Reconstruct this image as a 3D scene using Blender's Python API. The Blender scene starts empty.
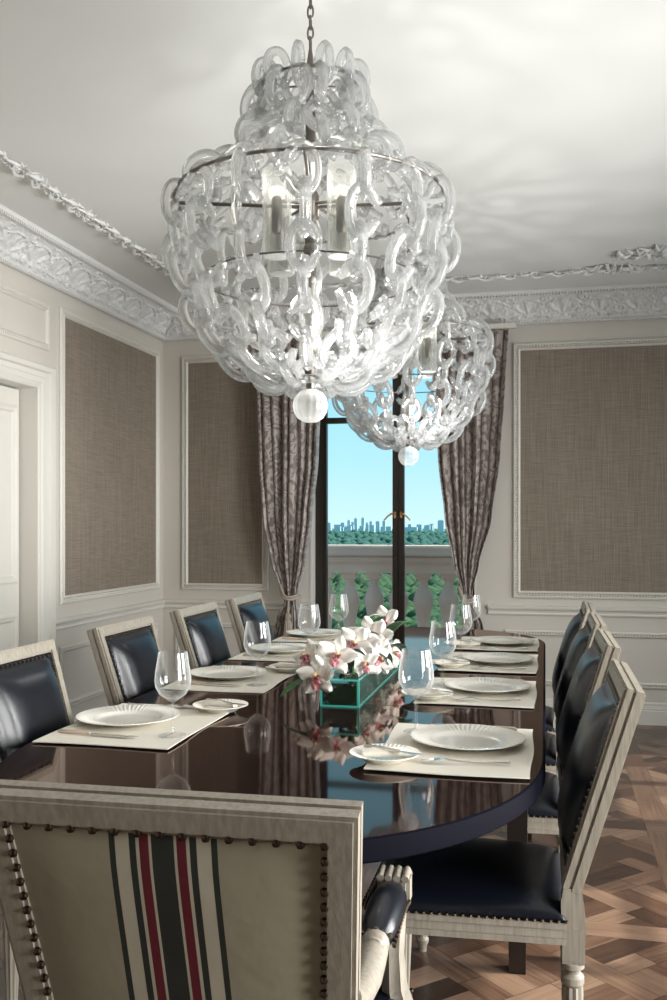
import bpy, bmesh, math, random
from math import sin, cos, pi, radians, atan, sqrt, exp
from mathutils import Vector, Matrix

S = bpy.context.scene
C = S.collection
random.seed(7)

# ------------------------------------------------------------------ camera
F_PX = 943.0
YAW = atan(212 / F_PX)
cam = bpy.data.cameras.new('camera')
camo = bpy.data.objects.new('camera', cam)
C.objects.link(camo)
cam.sensor_fit = 'HORIZONTAL'; cam.sensor_width = 36.0
cam.lens = F_PX / 667 * 36
cam.shift_y = 26 / 667
cam.clip_start = 0.05; cam.clip_end = 60000
camo.location = (0, 0, 1.3)
camo.rotation_euler = (pi / 2, 0, YAW)
S.camera = camo

# ------------------------------------------------------------------ view
S.view_settings.view_transform = 'Standard'
S.view_settings.look = 'None'
S.view_settings.gamma = 1
S.view_settings.use_curve_mapping = False
S.view_settings.exposure = 0.28
try:
    S.cycles.use_denoising = True
    S.cycles.max_bounces = 16
    S.cycles.transmission_bounces = 16
    S.cycles.diffuse_bounces = 5
    S.cycles.transparent_max_bounces = 40
    S.cycles.sample_clamp_indirect = 4
    S.cycles.caustics_reflective = False
    S.cycles.caustics_refractive = False
except Exception:
    pass

# ------------------------------------------------------------------ sky (world)
W = bpy.data.worlds.new('sky'); S.world = W; W.use_nodes = True
nt = W.node_tree; nt.nodes.clear()
wo = nt.nodes.new('ShaderNodeOutputWorld'); bg = nt.nodes.new('ShaderNodeBackground')
tc = nt.nodes.new('ShaderNodeTexCoord'); sep = nt.nodes.new('ShaderNodeSeparateXYZ'); rp = nt.nodes.new('ShaderNodeValToRGB')
nt.links.new(tc.outputs['Generated'], sep.inputs[0]); nt.links.new(sep.outputs['Z'], rp.inputs[0])
rp.color_ramp.elements[0].position = 0.0; rp.color_ramp.elements[0].color = (0.58, 0.83, 0.93, 1)
rp.color_ramp.elements[1].position = 1.0; rp.color_ramp.elements[1].color = (0.30, 0.50, 0.72, 1)
e = rp.color_ramp.elements.new(0.07); e.color = (0.42, 0.76, 0.90, 1)
e = rp.color_ramp.elements.new(0.22); e.color = (0.25, 0.64, 0.86, 1)
nt.links.new(rp.outputs[0], bg.inputs[0]); bg.inputs[1].default_value = 1.0
nt.links.new(bg.outputs[0], wo.inputs[0])

# ------------------------------------------------------------------ sun and added fill lamps at the right windows
def light(name, kind, loc, energy, col=(1, 1, 1), target=None, **kw):
    l = bpy.data.lights.new(name, kind); l.energy = energy; l.color = col
    for k, v in kw.items(): setattr(l, k, v)
    o = bpy.data.objects.new(name, l); C.objects.link(o); o.location = loc
    if target is not None:
        o.rotation_euler = (Vector(target) - Vector(loc)).to_track_quat('-Z', 'Y').to_euler()
    return o

light('sun', 'SUN', (8, 1, 8), 5.5, (1.0, 0.94, 0.85), (8 - 0.74, 1 - 0.06, 8 - 0.70), angle=radians(0.8))
for nm, yy, pw in (('front', 0.98, 74), ('near', 3.05, 84), ('far', 5.15, 14)):  # area lamps added in the unseen right windows to brighten the interior
    light('added_fill_right_window_' + nm, 'AREA', (2.12, yy, 1.22), pw, (1.0, 0.985, 0.96), (-2.7, yy + .35, 0.85), shape='RECTANGLE', size=1.3, size_y=1.75, spread=radians(125))

# ------------------------------------------------------------------ materials
def mat(name, col, rough=0.5, metal=0.0, bump=None, coat=0.0, spec=None, sheen=0.0, var=None):
    m = bpy.data.materials.new(name); m.use_nodes = True
    t = m.node_tree; b = t.nodes['Principled BSDF']
    b.inputs['Base Color'].default_value = (*col, 1); b.inputs['Roughness'].default_value = rough
    b.inputs['Metallic'].default_value = metal
    b.inputs['Coat Weight'].default_value = coat; b.inputs['Coat Roughness'].default_value = 0.06
    if spec is not None: b.inputs['Specular IOR Level'].default_value = spec
    if sheen: b.inputs['Sheen Weight'].default_value = sheen
    if bump or var:
        c = t.nodes.new('ShaderNodeTexCoord')
    if bump:     # (scale, strength, stretch)
        mp = t.nodes.new('ShaderNodeMapping'); mp.inputs['Scale'].default_value = bump[2]
        n = t.nodes.new('ShaderNodeTexNoise'); n.inputs['Scale'].default_value = bump[0]; n.inputs['Detail'].default_value = 4
        bp = t.nodes.new('ShaderNodeBump'); bp.inputs['Strength'].default_value = bump[1]; bp.inputs['Distance'].default_value = 0.004
        t.links.new(c.outputs['Object'], mp.inputs[0]); t.links.new(mp.outputs[0], n.inputs[0])
        t.links.new(n.outputs[0], bp.inputs['Height']); t.links.new(bp.outputs[0], b.inputs['Normal'])
    if var:      # (scale, colour2, stretch)
        mp = t.nodes.new('ShaderNodeMapping'); mp.inputs['Scale'].default_value = var[2]
        n = t.nodes.new('ShaderNodeTexNoise'); n.inputs['Scale'].default_value = var[0]; n.inputs['Detail'].default_value = 5
        r = t.nodes.new('ShaderNodeValToRGB')
        r.color_ramp.elements[0].position = 0.35; r.color_ramp.elements[0].color = (*col, 1)
        r.color_ramp.elements[1].position = 0.68; r.color_ramp.elements[1].color = (*var[1], 1)
        t.links.new(c.outputs['Object'], mp.inputs[0]); t.links.new(mp.outputs[0], n.inputs[0])
        t.links.new(n.outputs[0], r.inputs[0]); t.links.new(r.outputs[0], b.inputs['Base Color'])
    return m

def clear_glass(name, tint=(1, 1, 1), ior=1.5, milk=0.0, edge=0.0, rough=0.02, milkcol=(0.9, 0.93, 0.93), shade=0):
    """thin blown glass: clear, mirror-like at grazing angles, a little milky"""
    m = bpy.data.materials.new(name); m.use_nodes = True
    t = m.node_tree; t.nodes.clear(); N = t.nodes.new; L = t.links.new
    out = N('ShaderNodeOutputMaterial'); tr = N('ShaderNodeBsdfTransparent'); tr.inputs[0].default_value = (*tint, 1)
    gl = N('ShaderNodeBsdfGlossy'); gl.inputs['Roughness'].default_value = rough
    f0 = ((ior-1)/(ior+1))**2     # the same mirror strength from both faces of the thin glass
    lf = N('ShaderNodeLayerWeight'); lf.inputs[0].default_value = 0.5
    p5 = N('ShaderNodeMath'); p5.operation = 'POWER'; p5.inputs[1].default_value = 3.5
    fr = N('ShaderNodeMath'); fr.operation = 'MULTIPLY_ADD'; fr.inputs[1].default_value = 0.85-f0; fr.inputs[2].default_value = f0
    L(lf.outputs['Facing'], p5.inputs[0]); L(p5.outputs[0], fr.inputs[0])
    if shade:      # the wall of the tube is seen lengthwise at its edges and takes more light
        p2 = N('ShaderNodeMath'); p2.operation = 'POWER'; p2.inputs[1].default_value = 1.6; L(lf.outputs['Facing'], p2.inputs[0])
        cm = N('ShaderNodeMix'); cm.data_type = 'RGBA'; cm.inputs[6].default_value = (*tint, 1); cm.inputs[7].default_value = (shade, shade*1.01, shade, 1)
        L(p2.outputs[0], cm.inputs[0]); L(cm.outputs[2], tr.inputs[0])
    mx = N('ShaderNodeMixShader'); L(fr.outputs[0], mx.inputs[0]); L(tr.outputs[0], mx.inputs[1]); L(gl.outputs[0], mx.inputs[2])
    last = mx
    if milk or edge:
        df = N('ShaderNodeBsdfDiffuse'); df.inputs[0].default_value = (*milkcol, 1)
        tl = N('ShaderNodeBsdfTranslucent'); tl.inputs[0].default_value = (*milkcol, 1)
        md = N('ShaderNodeMixShader'); md.inputs[0].default_value = 0.5
        L(df.outputs[0], md.inputs[1]); L(tl.outputs[0], md.inputs[2])
        lw = N('ShaderNodeLayerWeight'); lw.inputs[0].default_value = 0.5
        pw = N('ShaderNodeMath'); pw.operation = 'POWER'; pw.inputs[1].default_value = 2.0
        mu = N('ShaderNodeMath'); mu.operation = 'MULTIPLY_ADD'; mu.inputs[1].default_value = edge; mu.inputs[2].default_value = milk
        L(lw.outputs['Facing'], pw.inputs[0]); L(pw.outputs[0], mu.inputs[0])
        m2 = N('ShaderNodeMixShader'); L(mu.outputs[0], m2.inputs[0]); L(mx.outputs[0], m2.inputs[1]); L(md.outputs[0], m2.inputs[2])
        last = m2
    L(last.outputs[0], out.inputs[0])
    return m

M = {}
M['wall'] = mat('wall_paint', (0.60, 0.565, 0.51), 0.55, bump=(60, .05, (1, 1, 1)))
M['trim'] = mat('trim_paint', (0.68, 0.655, 0.60), 0.45)
M['ceil'] = mat('ceiling_paint', (0.76, 0.77, 0.755), 0.8)
M['plaster'] = mat('ornament_plaster', (0.72, 0.72, 0.71), 0.33)
M['cream'] = mat('limed_wood', (0.33, 0.298, 0.245), 0.40, bump=(30, .10, (14, 14, 1)), var=(9, (0.24, 0.215, 0.175), (16, 16, 1)))
M['leather'] = mat('black_leather', (0.004, 0.0055, 0.010), 0.30, bump=(120, .08, (1, 1, 1)), spec=0.5)
M['nail'] = mat('antique_nail', (0.16, 0.125, 0.09), 0.28, 1.0)
M['rearnail'] = mat('dark_bronze_nail', (0.05, 0.035, 0.025), 0.3, 0.9)
M['tedge'] = mat('table_edge_lacquer', (0.005, 0.005, 0.009), 0.65, spec=0.02)
M['table'] = mat('table_lacquer', (0.014, 0.007, 0.006), 0.04, spec=.36, var=(3, (0.024, 0.012, 0.010), (12, 1, 1)))
def lacquer():
    """dark brown-black polish whose clear coat is slightly amber"""
    m = bpy.data.materials.new('amber_black_lacquer'); m.use_nodes = True
    t = m.node_tree; t.nodes.clear(); N = t.nodes.new; L = t.links.new
    out = N('ShaderNodeOutputMaterial'); c = N('ShaderNodeTexCoord'); mp = N('ShaderNodeMapping'); mp.inputs['Scale'].default_value = (14, 1, 1)
    n = N('ShaderNodeTexNoise'); n.inputs['Scale'].default_value = 3; n.inputs['Detail'].default_value = 5; L(c.outputs['Object'], mp.inputs[0]); L(mp.outputs[0], n.inputs[0])
    rr = N('ShaderNodeValToRGB'); rr.color_ramp.elements[0].color = (.010, .0055, .005, 1); rr.color_ramp.elements[1].color = (.016, .010, .010, 1); L(n.outputs[0], rr.inputs[0])
    d = N('ShaderNodeBsdfDiffuse'); L(rr.outputs[0], d.inputs[0]); g = N('ShaderNodeBsdfGlossy'); g.inputs[0].default_value = (.92, .76, .69, 1); g.inputs['Roughness'].default_value = 0.045
    f = N('ShaderNodeFresnel'); f.inputs[0].default_value = 1.43; x = N('ShaderNodeMixShader'); L(f.outputs[0], x.inputs[0]); L(d.outputs[0], x.inputs[1]); L(g.outputs[0], x.inputs[2]); L(x.outputs[0], out.inputs[0])
    return m
M['table'] = lacquer()
M['tleg'] = mat('table_leg_wood', (0.012, 0.009, 0.008), 0.35)
M['china'] = mat('white_china', (0.80, 0.78, 0.71), 0.22, coat=0.5)
M['linen'] = mat('cream_linen', (0.78, 0.74, 0.65), 0.85, bump=(700, .25, (1, 1, 1)))
M['silver'] = mat('silver_cutlery', (0.72, 0.70, 0.66), 0.18, 1.0)
M['ivory'] = mat('ivory_handle', (0.55, 0.45, 0.36), 0.35)
M['dark_metal'] = mat('bronze_nickel', (0.16, 0.145, 0.13), 0.33, 0.9)
M['frame'] = mat('dark_bronze_frame', (0.022, 0.016, 0.012), 0.35, 0.2)
M['brass'] = mat('brass_handle', (0.75, 0.48, 0.22), 0.25, 1.0)
M['stone'] = mat('balustrade_stone', (0.60, 0.50, 0.45), 0.85, bump=(20, .3, (1, 1, 1)), var=(2.5, (0.70, 0.60, 0.54), (1, 1, 1)))
M['petal'] = mat('orchid_petal', (0.86, 0.83, 0.77), 0.55, sheen=0.2)
M['lip'] = mat('orchid_lip', (0.30, 0.015, 0.06), 0.5, var=(70, (0.70, 0.38, 0.36), (1, 1, 1)))
M['column'] = mat('orchid_column', (0.80, 0.62, 0.35), 0.5)
M['leaf'] = mat('glossy_leaf', (0.010, 0.055, 0.012), 0.28, var=(14, (0.022, 0.12, 0.02), (1, 1, 1)))
M['darkleaf'] = mat('dark_wrapped_leaf', (0.006, 0.022, 0.010), 0.25)
M['stem'] = mat('flower_stem', (0.05, 0.16, 0.03), 0.5)
M['vedge'] = mat('green_glass_edge', (0.10, 0.72, 0.60), 0.15, coat=1)
M['black'] = mat('black_recess', (0.01, 0.01, 0.01), 0.6)
M['cord'] = mat('tieback_cord', (0.40, 0.33, 0.27), 0.6, bump=(200, .8, (1, 1, 1)))
M['park'] = mat('park_ground', (0.030, 0.16, 0.075), 0.95, var=(0.004, (0.02, 0.09, 0.06), (1, 1, 1)))
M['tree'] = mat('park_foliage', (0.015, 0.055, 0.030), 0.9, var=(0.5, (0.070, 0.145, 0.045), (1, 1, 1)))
M['fartree'] = mat('haze_tint_far_foliage', (0.030, 0.10, 0.085), 0.95, var=(0.03, (0.045, 0.145, 0.10), (1, 1, 1)))  # teal shift of distance haze is put into the leaf colour
M['tower'] = mat('haze_tint_tower', (0.50, 0.64, 0.72), 0.8)  # pale blue of distance haze painted into the building colour
M['tower2'] = mat('haze_tint_tower_pale', (0.56, 0.70, 0.77), 0.8)  # same painted haze, a paler tint
def solid_glass(name, ior, clear, milk):
    m = bpy.data.materials.new(name); m.use_nodes = True
    t = m.node_tree; t.nodes.clear(); N = t.nodes.new; L = t.links.new
    out = N('ShaderNodeOutputMaterial'); g = N('ShaderNodeBsdfGlass'); g.inputs['IOR'].default_value = ior; g.inputs['Roughness'].default_value = 0.03; g.inputs[0].default_value = (.97, .98, .98, 1)
    tr = N('ShaderNodeBsdfTransparent'); a = N('ShaderNodeMixShader'); a.inputs[0].default_value = clear; L(g.outputs[0], a.inputs[1]); L(tr.outputs[0], a.inputs[2])
    d = N('ShaderNodeBsdfDiffuse'); d.inputs[0].default_value = (.95, .96, .96, 1); tl = N('ShaderNodeBsdfTranslucent'); tl.inputs[0].default_value = (.95, .96, .96, 1)
    b = N('ShaderNodeMixShader'); L(d.outputs[0], b.inputs[1]); L(tl.outputs[0], b.inputs[2])
    c = N('ShaderNodeMixShader'); c.inputs[0].default_value = milk; L(a.outputs[0], c.inputs[1]); L(b.outputs[0], c.inputs[2]); L(c.outputs[0], out.inputs[0])
    return m
M['frost'] = clear_glass('frosted_sleeve', (0.86, 0.86, 0.84), 1.5, 0.07, 0.30, 0.2)
M['chglass'] = solid_glass('chandelier_glass', 1.45, 0.30, 0.19)
M['ball'] = clear_glass('ribbed_ball_glass', (0.9, 0.92, 0.92), 1.6, 0.30, 0.4, 0.08, (0.95, 0.95, 0.93))
M['wine'] = clear_glass('wine_glass', (0.985, 0.99, 0.99), 1.5, 0.015, 0.48, 0.01, (.97, .98, .98), .85)
M['pane'] = clear_glass('window_pane', (0.99, 1.0, 1.0), 1.15, 0, 0, 0.0)
M['vase'] = clear_glass('vase_glass', (0.88, 0.97, 0.95), 1.5, 0.0, 0.08, 0.01, (0.4, 0.9, 0.8))

def fabric_panel():
    m = bpy.data.materials.new('woven_wallcovering'); m.use_nodes = True
    t = m.node_tree; b = t.nodes['Principled BSDF']; N = t.nodes.new; L = t.links.new
    b.inputs['Roughness'].default_value = 0.8
    c = N('ShaderNodeTexCoord')
    outs = []
    for sc in ((9, 9, 420), (260, 260, 4.0)):
        mp = N('ShaderNodeMapping'); mp.inputs['Scale'].default_value = sc
        n = N('ShaderNodeTexNoise'); n.inputs['Scale'].default_value = 1.0; n.inputs['Detail'].default_value = 3
        L(c.outputs['Object'], mp.inputs[0]); L(mp.outputs[0], n.inputs[0]); outs.append(n)
    ad = N('ShaderNodeMath'); ad.operation = 'ADD'; L(outs[0].outputs[0], ad.inputs[0]); L(outs[1].outputs[0], ad.inputs[1])
    r = N('ShaderNodeMapRange'); r.inputs[1].default_value = 0.75; r.inputs[2].default_value = 1.25
    L(ad.outputs[0], r.inputs[0])
    mx = N('ShaderNodeMix'); mx.data_type = 'RGBA'
    mx.inputs[6].default_value = (0.170, 0.138, 0.105, 1); mx.inputs[7].default_value = (0.285, 0.240, 0.190, 1)
    L(r.outputs[0], mx.inputs[0]); L(mx.outputs[2], b.inputs['Base Color'])
    bp = N('ShaderNodeBump'); bp.inputs['Strength'].default_value = 0.4; bp.inputs['Distance'].default_value = 0.002
    L(ad.outputs[0], bp.inputs['Height']); L(bp.outputs[0], b.inputs['Normal'])
    return m
M['panel'] = fabric_panel()

def brocade():
    m = bpy.data.materials.new('brocade_silk'); m.use_nodes = True
    t = m.node_tree; b = t.nodes['Principled BSDF']; N = t.nodes.new; L = t.links.new
    uv = N('ShaderNodeUVMap')
    mp = N('ShaderNodeMapping'); mp.inputs['Scale'].default_value = (9, 9, 1)
    n = N('ShaderNodeTexNoise'); n.inputs['Scale'].default_value = 1.0; n.inputs['Detail'].default_value = 1.5; n.inputs['Distortion'].default_value = 3.2
    L(uv.outputs[0], mp.inputs[0]); L(mp.outputs[0], n.inputs[0])
    r = N('ShaderNodeValToRGB'); el = r.color_ramp.elements
    el[0].position = 0.46; el[0].color = (0.150, 0.118, 0.104, 1); el[1].position = 0.53; el[1].color = (0.36, 0.315, 0.285, 1)
    L(n.outputs[0], r.inputs[0]); L(r.outputs[0], b.inputs['Base Color'])
    b.inputs['Roughness'].default_value = 0.42; b.inputs['Sheen Weight'].default_value = 0.4
    return m
M['brocade'] = brocade()

def striped():
    """cream upholstery with a band of dark and burgundy stripes down the middle (coordinate: object X)"""
    m = bpy.data.materials.new('cream_striped_fabric'); m.use_nodes = True
    t = m.node_tree; b = t.nodes['Principled BSDF']; N = t.nodes.new; L = t.links.new
    c = N('ShaderNodeTexCoord'); s = N('ShaderNodeSeparateXYZ'); L(c.outputs['Object'], s.inputs[0])
    mr = N('ShaderNodeMapRange'); mr.inputs[1].default_value = -0.1205; mr.inputs[2].default_value = 0.1205
    L(s.outputs['X'], mr.inputs[0])
    r = N('ShaderNodeValToRGB'); r.color_ramp.interpolation = 'CONSTANT'
    cream = (0.29, 0.27, 0.195, 1); dark = (0.018, 0.022, 0.020, 1); wine = (0.11, 0.008, 0.018, 1); pale = (0.44, 0.41, 0.32, 1)
    stops = [(0, cream), (.19, dark), (.225, pale), (.305, dark), (.345, pale), (.365, wine), (.42, pale), (.435, dark), (.565, pale),
             (.58, wine), (.635, pale), (.655, dark), (.695, pale), (.775, dark), (.81, cream)]
    el = r.color_ramp.elements
    el[0].position = 0; el[0].color = cream; el[1].position = stops[1][0]; el[1].color = stops[1][1]
    for p, q in stops[2:]:
        x = el.new(p); x.color = q
    L(mr.outputs[0], r.inputs[0]); L(r.outputs[0], b.inputs['Base Color']); b.inputs['Roughness'].default_value = 0.6
    n = N('ShaderNodeTexNoise'); n.inputs['Scale'].default_value = 25; L(c.outputs['Object'], n.inputs[0])
    bp = N('ShaderNodeBump'); bp.inputs['Strength'].default_value = 0.12; bp.inputs['Distance'].default_value = 0.01
    L(n.outputs[0], bp.inputs['Height']); L(bp.outputs[0], b.inputs['Normal'])
    return m
M['striped'] = striped()

def parquet():
    m = bpy.data.materials.new('walnut_parquet'); m.use_nodes = True
    t = m.node_tree; b = t.nodes['Principled BSDF']; N = t.nodes.new; L = t.links.new
    at = N('ShaderNodeAttribute'); at.attribute_name = 'tone'
    uv = N('ShaderNodeUVMap'); mp = N('ShaderNodeMapping'); mp.inputs['Scale'].default_value = (4, 70, 1)
    n = N('ShaderNodeTexNoise'); n.inputs['Scale'].default_value = 1.0; n.inputs['Detail'].default_value = 6
    L(uv.outputs[0], mp.inputs[0]); L(mp.outputs[0], n.inputs[0])
    ml = N('ShaderNodeMath'); ml.operation = 'MULTIPLY_ADD'; ml.inputs[1].default_value = 0.55; ml.inputs[2].default_value = -0.27
    L(n.outputs[0], ml.inputs[0])
    ad = N('ShaderNodeMath'); ad.operation = 'ADD'; L(at.outputs['Fac'], ad.inputs[0]); L(ml.outputs[0], ad.inputs[1])
    r = N('ShaderNodeValToRGB'); el = r.color_ramp.elements
    el[0].position = 0.0; el[0].color = (0.018, 0.010, 0.007, 1); el[1].position = 1.0; el[1].color = (0.24, 0.16, 0.11, 1)
    e2 = el.new(0.45); e2.color = (0.072, 0.038, 0.024, 1)
    L(ad.outputs[0], r.inputs[0]); L(r.outputs[0], b.inputs['Base Color'])
    b.inputs['Roughness'].default_value = 0.30
    bp = N('ShaderNodeBump'); bp.inputs['Strength'].default_value = 0.10; bp.inputs['Distance'].default_value = 0.002
    L(n.outputs[0], bp.inputs['Height']); L(bp.outputs[0], b.inputs['Normal'])
    return m
M['parquet'] = parquet()

# ------------------------------------------------------------------ mesh helpers
class MB:
    def __init__(s): s.v = []; s.f = []; s.uv = None
    def add(s, vs, fs):
        n = len(s.v); s.v += [tuple(p) for p in vs]; s.f += [tuple(i + n for i in f) for f in fs]; return s
    def box(s, a, b, bev=0.0):
        x0, y0, z0 = (min(p, q) for p, q in zip(a, b)); x1, y1, z1 = (max(p, q) for p, q in zip(a, b))
        if bev <= 0:
            return s.add([(x0,y0,z0),(x1,y0,z0),(x1,y1,z0),(x0,y1,z0),(x0,y0,z1),(x1,y0,z1),(x1,y1,z1),(x0,y1,z1)],
                         [(3,2,1,0),(4,5,6,7),(0,1,5,4),(1,2,6,5),(2,3,7,6),(3,0,4,7)])
        bm = bmesh.new(); bmesh.ops.create_cube(bm, size=1)
        for v in bm.verts: v.co = Vector(((x0+x1)/2 + v.co.x*(x1-x0), (y0+y1)/2 + v.co.y*(y1-y0), (z0+z1)/2 + v.co.z*(z1-z0)))
        bmesh.ops.bevel(bm, geom=bm.edges[:], offset=bev, segments=2, affect='EDGES')
        bm.verts.index_update()
        s.add([v.co for v in bm.verts], [[v.index for v in f.verts] for f in bm.faces]); bm.free(); return s
    def lathe(s, prof, c=(0, 0, 0), n=20, flute=None, axis=None):
        """prof [(r,z)] around z; flute (count, depth)"""
        vs = []; fs = []
        for r, z in prof:
            for k in range(n):
                a = 2*pi*k/n; rr = r
                if flute: rr = r * (1 - flute[1]*(0.5+0.5*cos(flute[0]*a)))
                p = Vector((rr*cos(a), rr*sin(a), z))
                if axis: p = axis @ p
                vs.append((c[0]+p[0], c[1]+p[1], c[2]+p[2]))
        for i in range(len(prof)-1):
            for k in range(n):
                fs.append((i*n+k, i*n+(k+1) % n, (i+1)*n+(k+1) % n, (i+1)*n+k))
        if prof[0][0] > 1e-4: fs.append(tuple(range(n))[::-1])
        if prof[-1][0] > 1e-4: fs.append(tuple((len(prof)-1)*n+k for k in range(n)))
        return s.add(vs, fs)
    def tube(s, pts, r, n=8, closed=False, rib=0, up=None):
        pts = [Vector(p) for p in pts]; m = len(pts); vs = []; fs = []
        prev = None
        for i, p in enumerate(pts):
            if closed: t = pts[(i+1) % m] - pts[i-1]
            else: t = pts[min(i+1, m-1)] - pts[max(i-1, 0)]
            t.normalize()
            if prev is None:
                a = Vector(up) if up else (Vector((0, 0, 1)) if abs(t.z) < .9 else Vector((1, 0, 0)))
                u = (a - t*a.dot(t)).normalized()
            else:
                u = (prev - t*prev.dot(t)).normalized()
            prev = u; w = t.cross(u)
            rr = r[i] if isinstance(r, (list, tuple)) else r
            for k in range(n):
                a = 2*pi*k/n; q = rr*(1 + (0.12*cos(rib*a) if rib else 0))
                vs.append(p + u*(q*cos(a)) + w*(q*sin(a)))
        for i in range(m if closed else m-1):
            j = (i+1) % m
            for k in range(n): fs.append((i*n+k, i*n+(k+1) % n, j*n+(k+1) % n, j*n+k))
        if not closed: fs.append(tuple(range(n))[::-1]); fs.append(tuple((m-1)*n+k for k in range(n)))
        return s.add(vs, fs)
    def ball(s, c, r, n=8, sq=(1, 1, 1)):
        h = n//2
        prof = [(r*sin(pi*i/h), -r*cos(pi*i/h)) for i in range(h+1)]
        vs = [(c[0], c[1], c[2]-r*sq[2])]
        for i in range(1, h):
            for k in range(n):
                a = 2*pi*k/n; vs.append((c[0]+prof[i][0]*cos(a)*sq[0], c[1]+prof[i][0]*sin(a)*sq[1], c[2]+prof[i][1]*sq[2]))
        vs.append((c[0], c[1], c[2]+r*sq[2])); fs = []
        for k in range(n):
            fs.append((0, 1+(k+1) % n, 1+k)); fs.append((len(vs)-1, 1+(h-2)*n+k, 1+(h-2)*n+(k+1) % n))
        for i in range(h-2):
            for k in range(n): fs.append((1+i*n+k, 1+i*n+(k+1) % n, 1+(i+1)*n+(k+1) % n, 1+(i+1)*n+k))
        return s.add(vs, fs)
    def grid(s, nu, nv, fn):
        vs = [fn(i/nu, j/nv) for j in range(nv+1) for i in range(nu+1)]
        fs = [(j*(nu+1)+i, j*(nu+1)+i+1, (j+1)*(nu+1)+i+1, (j+1)*(nu+1)+i) for j in range(nv) for i in range(nu)]
        return s.add(vs, fs)
    def xf(s, mtx, start=0):
        for i in range(start, len(s.v)): s.v[i] = tuple(mtx @ Vector(s.v[i]))
        return s
    def mesh(s, name, m, smooth=35):
        me = bpy.data.meshes.new(name); me.from_pydata([tuple(p) for p in s.v], [], s.f); me.validate(); me.update()
        if m: me.materials.append(m)
        if smooth:
            me.polygons.foreach_set('use_smooth', [True]*len(me.polygons))
            try: me.set_sharp_from_angle(angle=radians(smooth))
            except Exception: pass
        return me
    def build(s, name, m, parent=None, smooth=35):
        o = bpy.data.objects.new(name, s.mesh(name, m, smooth)); C.objects.link(o)
        if parent is not None: o.parent = parent
        return o

def tag(o, label=None, cat=None, group=None, kind=None):
    if label: o['label'] = label
    if cat: o['category'] = cat
    if group: o['group'] = group
    if kind: o['kind'] = kind
    return o
def empty(name, loc=(0, 0, 0), rz=0.0):
    o = bpy.data.objects.new(name, None); C.objects.link(o); o.location = loc; o.rotation_euler = (0, 0, rz); o.empty_display_size = .1
    return o
KIDS = {}
def copy_tree(o, parent=None):
    c = o.copy(); C.objects.link(c); c.parent = parent
    for ch in [x for x in bpy.data.objects if x.parent == o]: copy_tree(ch, c)
    return c
def struct(o): o['kind'] = 'structure'; return o

# ------------------------------------------------------------------ room shell
XL, XR, YB, YF, H = -2.739, 2.25, -2.3, 6.478, 2.84
WT = 0.22

def wall_with_holes(name, axis, pos, thick, a0, a1, z0, z1, holes, m):
    """axis 'x': wall plane x=pos (spans y); 'y': plane y=pos (spans x). thick is signed outwards."""
    mb = MB(); xs = sorted({a0, a1, *[h[0] for h in holes], *[h[1] for h in holes]}); zs = sorted({z0, z1, *[h[2] for h in holes], *[h[3] for h in holes]})
    for i in range(len(xs)-1):
        for j in range(len(zs)-1):
            cx, cz = (xs[i]+xs[i+1])/2, (zs[j]+zs[j+1])/2
            if any(h[0] < cx < h[1] and h[2] < cz < h[3] for h in holes): continue
            if axis == 'x': mb.box((pos, xs[i], zs[j]), (pos+thick, xs[i+1], zs[j+1]))
            else: mb.box((xs[i], pos, zs[j]), (xs[i+1], pos+thick, zs[j+1]))
    return struct(mb.build(name, m, None, 0))

WIN = (-1.625, -0.46, 0.14, 2.52)
DOOR = (3.62, 4.70, 0.0, 2.06)
wall_with_holes('wall_far', 'y', YF, WT, XL-WT, XR+WT, 0, H, [WIN], M['wall'])
wall_with_holes('wall_left', 'x', XL, -WT, YB-WT, YF, 0, H, [DOOR], M['wall'])
RW = [(2.37, 3.73, 0.25, 2.5), (4.47, 5.83, 0.25, 2.5), (.30, 1.66, 0.25, 2.5)]
wall_with_holes('wall_right', 'x', XR, WT, YB-WT, YF, 0, H, RW, M['wall'])
wall_with_holes('wall_back', 'y', YB, -WT, XL, XR, 0, H, [], M['wall'])
struct(MB().box((XL-WT, YB-WT, H), (XR+WT, YF+WT, H+.15)).build('ceiling', M['ceil'], None, 0))

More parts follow.
